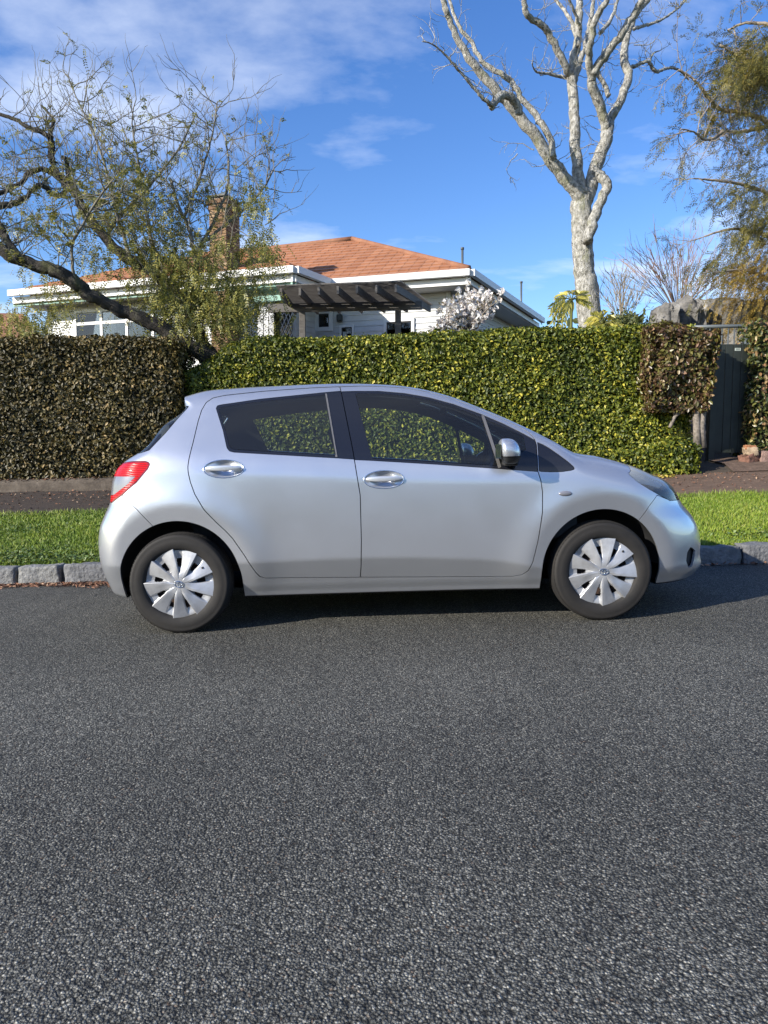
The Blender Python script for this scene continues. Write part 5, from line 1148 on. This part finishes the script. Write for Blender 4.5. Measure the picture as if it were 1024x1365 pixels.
tl([(778, 272, 9.00), (786, 250, 8.64), (792, 230, 8.28), (800, 205, 8.10), (808, 184, 7.92), (809.5, 172, 7.20)], .3, 13, 0, 14)
tl([(808, 180, 6.30), (816, 156, 5.58), (826, 134, 5.40), (833, 118, 5.40), (839, 100, 5.22), (832, 76, 4.86), (837, 43, 4.50), (849, 16, 4.14), (864, -4, 3.60), (875, -40, 2.70)], 1.0, 14, .3)
tl([(809, 178, 6.48), (803, 154, 6.12), (796, 132, 6.30), (788, 112, 5.94), (793, 94, 5.58), (809.5, 70, 5.22), (833, 39, 4.68), (852, 8, 4.14), (866, -25, 2.70)], -.6, 15, .3)
tl([(789, 102, 4.86), (786, 80, 4.68), (786, 62, 4.50), (794, 27, 4.14), (809, 0, 3.60), (820, -35, 2.34)], -.8, 16, -.1, 10)
tl([(812, 128, 3.24), (806, 112, 3.06), (797, 98, 2.70), (801, 80, 2.16), (806, 66, 1.80)], .6, 17, .5, 8)
tl([(838, 92, 2.52), (850, 86, 2.34), (864, 82, 2.16), (871, 92, 2.34), (877, 95, 2.16), (888, 91, 1.80), (900, 91, 1.62), (911, 98, 1.26), (918, 106, 0.90)], 1.4, 18, .8, 8)
tl([(871, 93, 1.80), (867, 84, 1.53), (870, 72, 1.08), (878, 68, 0.72)], 1.3, 19, 1.1, 6)
tl([(845, 39, 2.34), (860, 34, 2.07), (876, 29, 1.80), (893, 19, 1.53), (907, 8, 1.35), (917, -4, 0.90)], 1.5, 20, .6, 6)
tl([(784, 322, 7.20), (790, 297, 6.66), (797, 278, 6.30), (803, 262, 6.12), (811, 250, 6.12), (806, 240, 6.30), (797, 232, 5.85)], -.1, 21, -.3, 12)
tl([(771, 62, 2.88), (762, 30, 2.52), (750, 10, 2.16), (735, -6, 1.80)], .9, 22, .2, 7)
tl([(800, 44, 2.70), (815, 25, 2.34), (822, 5, 1.98), (828, -30, 1.26)], .6, 23, -.4, 7)
tl([(774, 40, 2.34), (765, 14, 1.98), (752, -14, 1.44)], -.2, 24, .2, 6)
tw = Twigs(81)
for L in LL:
    for k in range(3, len(L) - 1, 3):
        if L[k, 2] > 6.0 and tw.r.uniform() < .85:
            d = tw.r.normal(0, 1, 3); d[2] = abs(d[2]) * .6; tw.grow(L[k, :3], d, tw.r.uniform(.25, .75), .008, 1, .30, .12, 3, .8)
for (a, c, dx_, dz_) in ((690, 205, -1, -.5), (712, 200, -1, .2), (733, 208, -.6, -.8), (785, 205, 1, .5), (755, 212, 1, .8), (640, 96, -1, .3), (690, 118, -.4, 1), (845, 60, 1, -.2)):
    tw.grow(atY(a, c, TY - .3), (dx_, 0, dz_), .55, .010, 1, .35, .05, 4, .8)
tparent(tw.build('twigs', m_pale, None), tall)
tag(tall, 'tall leafless tree with pale lichen-blotched bark beside the house', 'tree')
# ---- the leaning tree on the left
m_bark = material('dark_mossy_bark', (.06, .055, .045), .95); _n = NT(m_bark); c_ = _n.ramp(_n.noise(9, 7, .7), [(.3, (.018, .015, .013)), (.55, (.050, .044, .037)), (.8, (.15, .14, .12))]); _n.color(_n.mix(_n.ramp(_n.noise(4, 6, .65), [(.52, (0, 0, 0)), (.66, (.7, .7, .7))]), c_, (.10, .105, .045))); _n.bump(_n.noise(22, 7, .72), 1.0, .05)
m_gtwig = material('grey_lichen_twig', (.22, .21, .17), .9); _n = NT(m_gtwig); _n.color(_n.ramp(_n.noise(6, 5, .7), [(.3, (.075, .068, .052)), (.6, (.20, .185, .145)), (.8, (.36, .35, .28))]))
m_kow = leaf_material('small_olive_leaves', [(0, (.09, .098, .024)), (.4, (.190, .198, .050)), (.75, (.300, .290, .076)), (.93, (.42, .37, .09)), (1, (.56, .46, .11))], .5, .35)
LY = 10.3; b0 = atY(300, 540, LY); b0[2] = gz(b0[0], LY); lean = empty('leaning_tree', b0)
LB = []
def ll_(lst, dy, seed, dy0=0, n=12, name='limb', mat=None, Y=LY): L = add_limb(lean, lst, Y, dy, mat or m_bark, name, n, seed, dy0, .10); LB.append(L); return L
ll_([(325, 640, 17), (312, 540, 15.5), (300, 505, 14.5), (286, 482, 12.5), (262, 466, 10), (238, 452, 9.6), (205, 432, 9), (180, 420, 8.8), (150, 410, 8.2), (128, 399, 8), (108, 385, 8.6), (90, 370, 9), (72, 361, 8.6), (40, 352, 7.6), (18, 343, 8), (0, 332, 8), (-30, 318, 8), (-70, 290, 7)], -1.0, 31, .1, 14, 'trunk')
ll_([(292, 494, 9.5), (275, 465, 8.5), (258, 434, 8), (240, 402, 7.8), (222, 377, 7.4), (198, 361, 7), (176, 350, 7), (158, 336, 6.4), (140, 318, 6.2), (115, 281, 5.6), (100, 258, 6), (86, 243, 5.4), (73, 228, 5), (69, 208, 4.2), (68, 194, 4), (66, 180, 3.6)], .9, 32, .2)
ll_([(67, 184, 3.4), (55, 176, 3), (40, 171, 2.8), (22, 160, 2.4), (0, 153, 2.2), (-30, 145, 1.6)], .9, 33, .85, 7)
ll_([(66, 182, 2.6), (72, 162, 2.2), (64, 150, 1.6), (55, 140, 1)], 1.1, 34, .9, 6)
ll_([(76, 232, 4), (58, 226, 3.4), (40, 230, 3), (28, 244, 2.8), (12, 252, 3), (-10, 262, 3)], .3, 35, .8, 8)
ll_([(92, 250, 3.6), (76, 262, 3), (56, 247, 2.8), (48, 250, 2.6), (36, 262, 2.6), (18, 272, 4), (0, 275, 4.2), (-30, 280, 4)], .2, 36, .8, 8)
ll_([(100, 262, 3.4), (92, 236, 3.4), (88, 214, 3), (84, 210, 2.6)], 1.0, 37, .8, 7)
ll_([(30, 350, 5), (14, 330, 5), (4, 312, 4.6), (0, 300, 4), (-10, 270, 3)], -.6, 38, -.8, 8)
ll_([(262, 440, 4.08), (256, 400, 3.40), (262, 360, 3.13), (258, 330, 2.72), (250, 300, 2.45), (236, 270, 2.04), (228, 240, 1.63)], 1.2, 39, .5, 8, mat=m_gtwig)
ll_([(258, 345, 2.72), (274, 316, 2.31), (290, 285, 2.04), (302, 255, 1.77), (305, 220, 1.36), (300, 180, 1.02)], 1.6, 40, .9, 7, mat=m_gtwig)
ll_([(270, 325, 2.04), (300, 300, 1.77), (330, 275, 1.50), (352, 250, 1.22), (365, 225, 0.88)], 1.7, 41, 1.0, 7, mat=m_gtwig)
ll_([(222, 377, 3.40), (205, 330, 2.72), (196, 290, 2.31), (190, 250, 1.90), (182, 205, 1.50), (176, 165, 1.02)], .6, 42, .3, 8, mat=m_gtwig)
ll_([(176, 350, 2.72), (160, 300, 2.18), (150, 260, 1.90), (138, 215, 1.56), (122, 170, 1.29), (104, 135, 0.95), (92, 104, 0.61)], 1.0, 43, .3, 7, mat=m_gtwig)
ll_([(140, 318, 2.31), (162, 285, 2.04), (186, 262, 1.77), (214, 230, 1.50), (240, 196, 1.22), (262, 150, 0.88)], 1.3, 44, .7, 7, mat=m_gtwig)
ll_([(245, 290, 2.04), (262, 250, 1.77), (275, 210, 1.43), (285, 170, 1.09), (290, 135, 0.68)], 1.0, 45, .9, 7, mat=m_gtwig)
ll_([(100, 380, 2.31), (96, 330, 1.90), (110, 300, 1.63), (128, 270, 1.36), (150, 240, 1.09)], -1.0, 46, -.6, 7, mat=m_gtwig)
tw = Twigs(82); r = tw.r
for i_, L in enumerate(LB):
    for k in range(2, len(L)):
        P = L[k, :3]
        if P[2] < 3.35 or (i_ == 0 and r.uniform() < .35): continue
        if r.uniform() < (.62 if i_ > 7 else .42):
            d = r.normal(0, 1, 3) * [1, .8, .6] + [0, 0, .55]; tw.grow(P, d, r.uniform(.45, 1.0), .009, 2 if r.uniform() < .5 else 1, .26, .10, 4, .75)
for k in range(46):                                              # long fine shoots that make the outline
    a = r.uniform(90, 365); c = r.uniform(190, 330); P = atY(a, c, LY + r.uniform(-.2, 1.6)); tw.grow(P, (r.normal(0, .5) + (a - 220) / 300, 0, 1), r.uniform(.5, 1.0), .007, 1, .2, .1, 4, .6)
for k in range(26):                                              # hanging shoots
    a = r.uniform(180, 345); c = r.uniform(300, 400); P = atY(a, c, LY + r.uniform(-.4, 1.0)); tw.grow(P, (r.normal(0, .6), 0, -.2), r.uniform(.5, .9), .007, 1, .22, -.22, 4, .7)
tparent(tw.build('twigs', m_gtwig, None), lean)
tip = [(p, d) for p, d, lv in tw.tips]
pts = np.array([t[0] for t in tip]); dr = np.array([t[1] for t in tip])
def to_px(P):
    q = P - np.array([0, 0, CAM_H]); z = q @ _fw; return 512 + FPX * (q @ _rt) / z, 682.5 - FPX * (q @ _up) / z
gx_, gy_ = to_px(pts)                                            # leafier low in the crown, towards its drooping side; nearly bare at the top
dens = np.exp(-(((gx_ - 255) / 85)**2 + ((gy_ - 375) / 75)**2)) * 1.0 + .62 * np.exp(-(((gx_ - 160) / 120)**2 + ((gy_ - 320) / 95)**2)) + .30 * np.exp(-(((gx_ - 340) / 45)**2 + ((gy_ - 300) / 70)**2)) + .45 * np.exp(-(((gx_ - 40) / 60)**2 + ((gy_ - 415) / 45)**2)) + .05
keep = r.uniform(0, 1, len(pts)) < dens * .62
V, F = fronds(pts[keep], dr[keep], .13, 6, .009, .040, 83, .9, 1.05)
ex = []
for (cx_, cy_, sx_, sy_, n_) in ((262, 412, 58, 50, 1250), (235, 350, 60, 36, 520), (318, 400, 36, 45, 480), (292, 330, 22, 26, 70), (30, 430, 45, 22, 260), (75, 395, 40, 34, 130), (140, 350, 50, 40, 150), (350, 330, 22, 26, 200), (200, 270, 60, 40, 70), (342, 265, 18, 30, 110)):
    for k in range(n_): ex.append(atY(r.normal(cx_, sx_ * .62), r.normal(cy_, sy_ * .62), LY + r.normal(.3, .5)))
ex = np.array(ex); V2, F2 = fronds(ex, r.normal(0, 1, ex.shape) * [1, 1, .5] + [0, 0, -.6], .14, 6, .0095, .042, 84, 1.0, 1.0)
o = tparent(mk('foliage', np.concatenate([V, V2]), np.concatenate([F, F2 + len(V)]), m_kow, None, False), lean); o['kind'] = 'stuff'
tag(lean, 'leaning dark-trunked tree with sparse drooping olive foliage over the brown hedge', 'tree')
# ---- the feathery tree at the right edge
m_fea = leaf_material('feathery_olive_leaves', [(0, (.060, .062, .018)), (.4, (.125, .122, .034)), (.75, (.205, .190, .05)), (1, (.33, .27, .075))], .55, .35, (.8, (.7, .75, .6), (1.25, 1.15, 1.0)))
m_fea2 = leaf_material('golden_feathery_leaves', [(0, (.12, .080, .014)), (.4, (.25, .165, .026)), (.75, (.36, .24, .040)), (1, (.48, .34, .08))], .55, .35)
m_fbark = material('pale_brown_bark', (.3, .25, .19), .9); _n = NT(m_fbark); _n.color(_n.ramp(_n.noise(8, 6, .7), [(.3, (.15, .115, .085)), (.7, (.42, .35, .27))])); _n.bump(_n.noise(25, 5), .7, .02)
FY = 12.4; b0 = atY(1110, 500, FY); b0[2] = gz(b0[0], FY); fea = empty('feathery_tree', b0)
def fl_(lst, dy, seed, dy0=0, n=9, name='limb'): return add_limb(fea, lst, FY, dy, m_fbark, name, n, seed, dy0)
fl_([(1112, 640, 20), (1110, 500, 18), (1106, 380, 16), (1108, 260, 14), (1098, 160, 10), (1080, 60, 7), (1060, -40, 4)], .3, 51, 0, 14, 'trunk')
FL = [fl_([(1104, 230, 5.60), (1060, 190, 4.55), (1030, 166, 3.50), (1008, 156, 3.08), (985, 149, 2.66), (965, 147, 2.38), (952, 140, 2.10), (943, 128, 1.96), (932, 114, 1.68), (920, 102, 1.40), (905, 93, 1.12)], -.6, 52), fl_([(1030, 168, 2.80), (1008, 172, 2.52), (985, 176, 2.10), (965, 176, 1.82), (950, 185, 1.68), (938, 186, 1.40), (925, 176, 1.12), (908, 172, 0.70)], -1.2, 53, -.2), fl_([(1105, 200, 4.90), (1060, 120, 3.50), (1020, 90, 2.80), (985, 75, 1.82), (960, 60, 1.12)], -.4, 54), fl_([(1085, 80, 4.20), (1040, 40, 2.80), (1000, 30, 1.82), (970, 40, 1.12)], .4, 55), fl_([(1106, 330, 5.60), (1070, 290, 4.20), (1030, 262, 2.80), (990, 246, 2.10), (950, 240, 1.40), (925, 238, 0.84)], -.5, 56), fl_([(1108, 420, 5.60), (1070, 350, 4.20), (1030, 318, 2.80), (980, 305, 1.82), (940, 315, 1.12)], .2, 57), fl_([(1108, 450, 4.90), (1060, 400, 3.50), (1020, 370, 2.52), (985, 360, 1.68), (950, 365, 0.98)], -.9, 58), fl_([(985, 150, 2.10), (982, 130, 1.82), (975, 110, 1.40), (972, 80, 1.05)], -.3, 59, -.3, 6)]
tw = Twigs(85); r = tw.r
for L in FL:
    for k in range(6, len(L), 2):
        d = r.normal(0, 1, 3) * [1, .7, .6] + [-.4, 0, -.05]; tw.grow(L[k, :3], d, r.uniform(.35, .8), .008, 1, .22, -.06, 4, .8)
tparent(tw.build('twigs', m_fbark, None), fea)
FT = [(p, d) for p, d, lv in tw.tips]
def cloud(lst, seed):
    rr = np.random.default_rng(seed); P = []; D = []
    for (cx_, cy_, sx_, sy_, n_, dx_, dz_) in lst:
        nb2 = max(3, n_ // 26)
        for q in range(nb2):
            c = atY(rr.normal(cx_, sx_ * .55), rr.normal(cy_, sy_ * .55), FY + rr.normal(-.2, .55)); dd = unit(np.array([dx_ + rr.normal(0, .35), rr.normal(0, .5), dz_ + rr.normal(0, .25)]))
            for k in range(26): s = rr.uniform(-.5, .5); P.append(c + dd * s * .9 + rr.normal(0, .09, 3)); D.append(dd)
    return np.array(P), np.array(D)
P, D = cloud([(1012, 95, 32, 42, 1700, -.8, -.5), (1022, 150, 26, 24, 230, -.6, -.7), (972, 72, 20, 22, 100, -.8, .2), (955, 165, 22, 12, 52, -1, -.1), (1012, 215, 26, 12, 104, -1, -.3), (1000, 258, 32, 18, 420, -1, -.45), (1014, 298, 28, 22, 440, -1, -.5), (968, 345, 26, 16, 210, -1, -.45)], 86)
P = np.concatenate([P, np.array([q_[0] for q_ in FT])[::3]]); D = np.concatenate([D, np.array([q_[1] for q_ in FT])[::3]])
V, F = fronds(P, D, .20, 8, .0055, .055, 87, .5, .75); o = tparent(mk('foliage', V, F, m_fea, None, False), fea); o['kind'] = 'stuff'
P, D = cloud([(1010, 378, 30, 32, 900, -.9, -.5), (1015, 335, 18, 22, 200, -.9, -.5), (1005, 425, 24, 12, 130, -.7, -.6), (1016, 110, 14, 30, 104, -.8, -.4)], 88)
V, F = fronds(P, D, .18, 8, .0055, .05, 89, .5, .75); o = tparent(mk('golden_foliage', V, F, m_fea2, None, False), fea); o['kind'] = 'stuff'
tag(fea, 'feathery olive and golden-leaved tree above the gate', 'tree')
# ---- magnolia with white blossom
m_mag = material('magnolia_bark', (.20, .17, .14), .9); MY = 12.8; b0 = atY(620, 470, MY); b0[2] = gz(b0[0], MY); mag = empty('magnolia_tree', b0); tw = Twigs(91); r = tw.r
b = MB(); P0 = np.array([b0[0], MY, b0[2]]); P1 = atY(622, 452, MY); b.tube([P0, .5 * (P0 + P1) + [.06, 0, 0], P1], [.06, .05, .04], 8); tparent(b.build('trunk', m_mag, None, True), mag)
for (a, c) in ((580, 440), (590, 426), (600, 414), (612, 404), (624, 399), (638, 400), (650, 404), (662, 404), (654, 414), (648, 426), (588, 444), (630, 412), (610, 420), (643, 412), (598, 434), (622, 424), (640, 430), (632, 434), (612, 436)):
    E_ = atY(a, c, MY + r.normal(0, .4)); D_ = E_ - P1; m_ = 6; pts = [P1 + D_ * s + [0, 0, .10 * math.sin(s * 3)] for s in np.linspace(0, 1, m_)] ; tw.twig(pts, .018, .007, 5)
    for q in (2, 3, 4, 5): tw.grow(pts[q], D_ + r.normal(0, .35, 3), .20, .006, 1, .25, .12, 5, .8)
tparent(tw.build('branches', m_mag, None), mag)
pts = np.array([t[0] for t in tw.tips]); sel = r.uniform(0, 1, len(pts)) < .15; pts = pts[sel]
m_bl = leaf_material('white_blossom', [(0, (.58, .50, .46)), (.4, (.78, .75, .72)), (1, (.90, .89, .86))], .6, .3)
bp = np.repeat(pts, 6, 0) + r.normal(0, .022, (len(pts) * 6, 3)); V, F = leaves(bp, r.normal(0, 1, bp.shape), .048, 92, .4, .8, .5, .3); o = tparent(mk('blossom', V, F, m_bl, None, False), mag); o['kind'] = 'stuff'
m_bud = leaf_material('bud_leaves', [(0, (.16, .13, .06)), (1, (.34, .28, .14))], .6, .2); p2 = np.array([t[0] for t in tw.tips]); p2 = p2[r.uniform(0, 1, len(p2)) < .45]; V, F = leaves(p2 + r.normal(0, .02, p2.shape), r.normal(0, 1, p2.shape), .022, 93); o = tparent(mk('buds', V, F, m_bud, None, False), mag); o['kind'] = 'stuff'
tag(mag, 'small magnolia covered in white blossom by the house corner', 'tree')
# ---- bare shrubs behind the hedge
def bare_shrub(name, label, cpx, tips_, Y, mat, seed, lv=1, r0=.012, kids=4, foot=460):
    c = atY(*cpx, Y); g = np.array([c[0], Y, float(gz(c[0], Y))]); root = empty(name, g); tw = Twigs(seed); b = MB(); b.tube([g, .5 * (g + c) + [.05, 0, 0], c], [.07, .06, .05], 8); tparent(b.build('trunk', mat, None, True), root)
    for (a, d) in tips_:
        E_ = atY(a, d, Y + tw.r.normal(0, .5)); D_ = E_ - c; bow = tw.r.normal(0, .06, 3); pts = [c + D_ * s + bow * math.sin(s * math.pi) + [0, 0, .12 * math.sin(s * math.pi)] for s in np.linspace(0, 1, 8)]; tw.twig(pts, r0, .003, 4)
        for q in (3, 4, 5, 6):
            for _ in range(2 if kids > 2 else 1): tw.grow(pts[q], D_ + tw.r.normal(0, .35, 3) * np.linalg.norm(D_), np.linalg.norm(D_) * .28, .005, lv - 1 if lv else 0, .12, .10, kids, .5)
    tparent(tw.build('shoots', mat, None), root); tag(root, label, 'shrub'); return tw
m_red = material('red_brown_shoots', (.38, .23, .14), .85); m_gsh = material('grey_brown_shoots', (.34, .29, .22), .9)
rr = np.random.default_rng(95)
bare_shrub('bare_shrub', 'fan of long thin reddish bare shoots rising behind the rock', (905, 425), [(a, 330 + .0035 * (a - 905)**2 + rr.uniform(-28, 35)) for a in np.linspace(820, 985, 70)], 14.0, m_red, 96, 1, .0065, 2)
tw2 = bare_shrub('bare_shrub', 'twiggy grey-brown bare shrub beside the pale tree trunk', (828, 440), [(a, 372 + .006 * (a - 825)**2 + rr.uniform(-12, 30)) for a in np.linspace(795, 866, 26)], 12.6, m_gsh, 97, 1, .008, 5)
m_lowl = leaf_material('dull_green_leaves', [(0, (.035, .05, .015)), (1, (.13, .14, .04))], .5, .2)
P_ = np.array([atY(rr.normal(835, 16), rr.normal(430, 7), 12.0 + rr.normal(0, .3)) for _ in range(900)]); rb = empty('leafy_shrub', (P_[:, 0].mean(), 12.0, float(gz(P_[:, 0].mean(), 12.0)))); V, F = leaves(P_, rr.normal(0, 1, P_.shape), .035, 98); o = tparent(mk('foliage', V, F, m_lowl, None, False), rb); o['kind'] = 'stuff'; b = MB(); b.tube([tuple(rb.location), (P_[:, 0].mean(), 12.0, P_[:, 2].mean())], .03, 6); tparent(b.build('stem', m_gsh, None, True), rb); tag(rb, 'dull green leafy shrub showing over the hedge below the bare shoots', 'shrub')
# ---- yellow-leaved plants by the pale trunk
m_yel = leaf_material('yellow_variegated_leaves', [(0, (.30, .30, .05)), (.5, (.58, .52, .10)), (1, (.75, .66, .20))], .45, .35)
def big_leaf_plant(label, cpx, Y, specs, seed):
    c = atY(*cpx, Y); g = np.array([c[0], Y, float(gz(c[0], Y))]); root = empty('yellow_leaved_plant', g); r = np.random.default_rng(seed); b = MB(); b.tube([g, .5 * (g + c), c], [.035, .03, .025], 7); tparent(b.build('stem', m_strap, None, True), root)
    for (a, d, w) in specs:
        E_ = atY(a, d, Y + r.normal(0, .25)); D_ = E_ - c; L_ = np.linalg.norm(D_); sd_ = unit(np.cross(D_, [0, 1.0, .35])); V = []; F = []; m_ = 8; ax = lambda s: c + D_ * s + np.array([0, 0, 1.0]) * L_ * .45 * (s - s * s) * 1.6
        for j in range(m_):                                      # deeply fingered leaf: lobes along a bowed midrib
            s = .30 + .66 * j / (m_ - 1); P = ax(s); T_ = unit(ax(s + .03) - ax(s - .03))
            for sg in (1, -1):
                dd = unit(T_ * .9 + sd_ * sg * .75 + [0, 0, -.35] + r.normal(0, .12, 3)); l_ = w * 2.3 * (1.15 - .75 * abs(s - .55)) ; n_ = unit(np.cross(dd, T_)) * .0 + unit(np.cross(dd, [0, 1.0, .2])); b0_ = len(V); ww = w * .34
                V += [P, P + dd * l_ * .45 + n_ * ww, P + dd * l_ + [0, 0, -.15 * l_], P + dd * l_ * .45 - n_ * ww]; F.append((b0_, b0_ + 1, b0_ + 2, b0_ + 3))
        o = tparent(mk('leaf', V, F, m_yel, None, False), root); b = MB(); b.tube([ax(q_) for q_ in np.linspace(0, 1, 7)], np.linspace(.010, .004, 7), 5); lf = b.build('leaf_stalk', m_strap, o, True)
    tag(root, label, 'plant')
big_leaf_plant('tall yellow-leaved plant arching over the hedge left of the pale trunk', (762, 400), 11.6, [(734, 412, .055), (737, 430, .05), (744, 440, .045), (752, 390, .045), (768, 387, .045), (782, 394, .05), (787, 408, .045), (752, 434, .045), (742, 398, .05), (736, 420, .05), (748, 424, .045), (778, 402, .045)], 101)
big_leaf_plant('low yellow-leaved plant at the foot of the pale trunk', (805, 432), 11.2, [(784, 430, .05), (790, 421, .05), (802, 415, .045), (814, 420, .05), (824, 430, .05), (830, 438, .045), (812, 436, .045), (795, 436, .045), (788, 438, .045)], 102)
# ---- rock mass and railing above the gate
m_rock = material('pale_grey_rock', (.32, .31, .29), .9); _n = NT(m_rock); c_ = _n.ramp(_n.noise(3.2, 8, .7), [(.28, (.08, .077, .072)), (.5, (.20, .19, .175)), (.72, (.34, .325, .30))]); _n.color(_n.mix(_n.ramp(_n.noise(1.4, 6, .6), [(.60, (0, 0, 0)), (.64, (.6, .6, .6)), (.68, (0, 0, 0))]), c_, (.60, .58, .54))); _n.bump(_n.noise(11, 8, .7), 1.0, .08)
def rock(label, px, py, w, h, Y, seed, deep=1.0):
    bm = bmesh.new(); bmesh.ops.create_icosphere(bm, subdivisions=5, radius=1.0); co = np.array([v.co[:] for v in bm.verts]); q = co.copy()
    rr_ = np.random.default_rng(seed)
    for k in range(26):                                          # chop facets
        n = unit(rr_.normal(0, 1, 3)); d = rr_.uniform(.50, .90); t = q @ n - d; q = q - np.clip(t, 0, None)[:, None] * n * .92
    q = q + unit_rows(q) * ((1 - np.abs(vnoise(q * [2.6, 2.6, 1.2] + seed, seed))) * .22 - .14 + (1 - np.abs(vnoise(q * [6, 6, 3] + seed, seed + 1))) * .10 - .06 + vnoise(q * 15, seed + 2) * .02)[:, None]
    c = atY(px, py, Y); sx = w * Y / FPX / 2; sz = h * Y / FPX / 2
    zb = float(gz(c[0], Y)); zt = c[2] + sz; P = np.stack([q[:, 0] * sx, q[:, 1] * deep, np.where(q[:, 2] > 0, q[:, 2] * sz, q[:, 2] * (c[2] - zb + .2))], -1)
    for v, p in zip(bm.verts, P): v.co = p
    me = bpy.data.meshes.new('rock'); bm.to_mesh(me); bm.free(); me.materials.append(m_rock)
    for p in me.polygons: p.use_smooth = False
    o = link(bpy.data.objects.new('rock', me)); o.location = c; tag(o, label, 'rock')
rock('dark grey rounded rock showing over the reddish shrub', 884, 424, 42, 42, 12.2, 111, .6); rock('jagged grey rock with a pale crack beside the rounded rock', 915, 426, 60, 62, 12.6, 112, .8); rock('tall split grey rock behind the gate railing', 950, 424, 66, 70, 12.9, 113, 1.0); rock('broad craggy grey rock half behind the golden foliage', 1000, 428, 96, 76, 13.0, 114, 1.0); rock('craggy grey rock at the end of the steel railing', 1050, 430, 70, 76, 12.7, 115, 1.0)
rail = empty('steel_railing', (0, 0, 0)); ra, rb_ = atY(918, 436, 11.0), atY(1060, 433, 11.0); zg_ = float(gz(5, 11.0)); rail.location = (ra[0], 11.0, zg_); b = MB(); b.tube([ra, rb_], .028, 8); tparent(b.build('top_rail', m_steel, None, True), rail)
for px in (996, 1058): p = atY(px, 435, 11.0); b = MB(); b.tube([[p[0], 11.0, zg_ - .1], p], .035, 8); tparent(b.build('post', m_steel, None, True), rail)
for k in range(17): px = 922 + k * 8.2; p = atY(px, 435.5 - k * .15, 11.0); b = MB(); b.tube([[p[0], 11.0, zg_ + .4], p], .010, 6); tparent(b.build('baluster', m_steel, None, True), rail)
tag(rail, 'grey steel railing in front of the rocks above the gate', 'railing')
# ---- far tree line at the end of the gardens
ft = np.random.default_rng(120); P_ = np.array([(ft.uniform(-60, 70), 75 + ft.normal(0, 5), 0) for _ in range(9000)]); P_[:, 2] = 2.0 + GRADE * P_[:, 0] + ft.uniform(0, 1, len(P_)) * (11.6 + 1.6 * vnoise(np.stack([P_[:, 0] * .22, 0 * P_[:, 0], 0 * P_[:, 0]], -1), 4))
V, F = leaves(P_, ft.normal(0, 1, P_.shape), .45, 121); tag(mk('distant_trees', V, F, m_lowl, None, False), 'distant belt of dark green trees beyond the gardens', 'trees', kind='stuff')
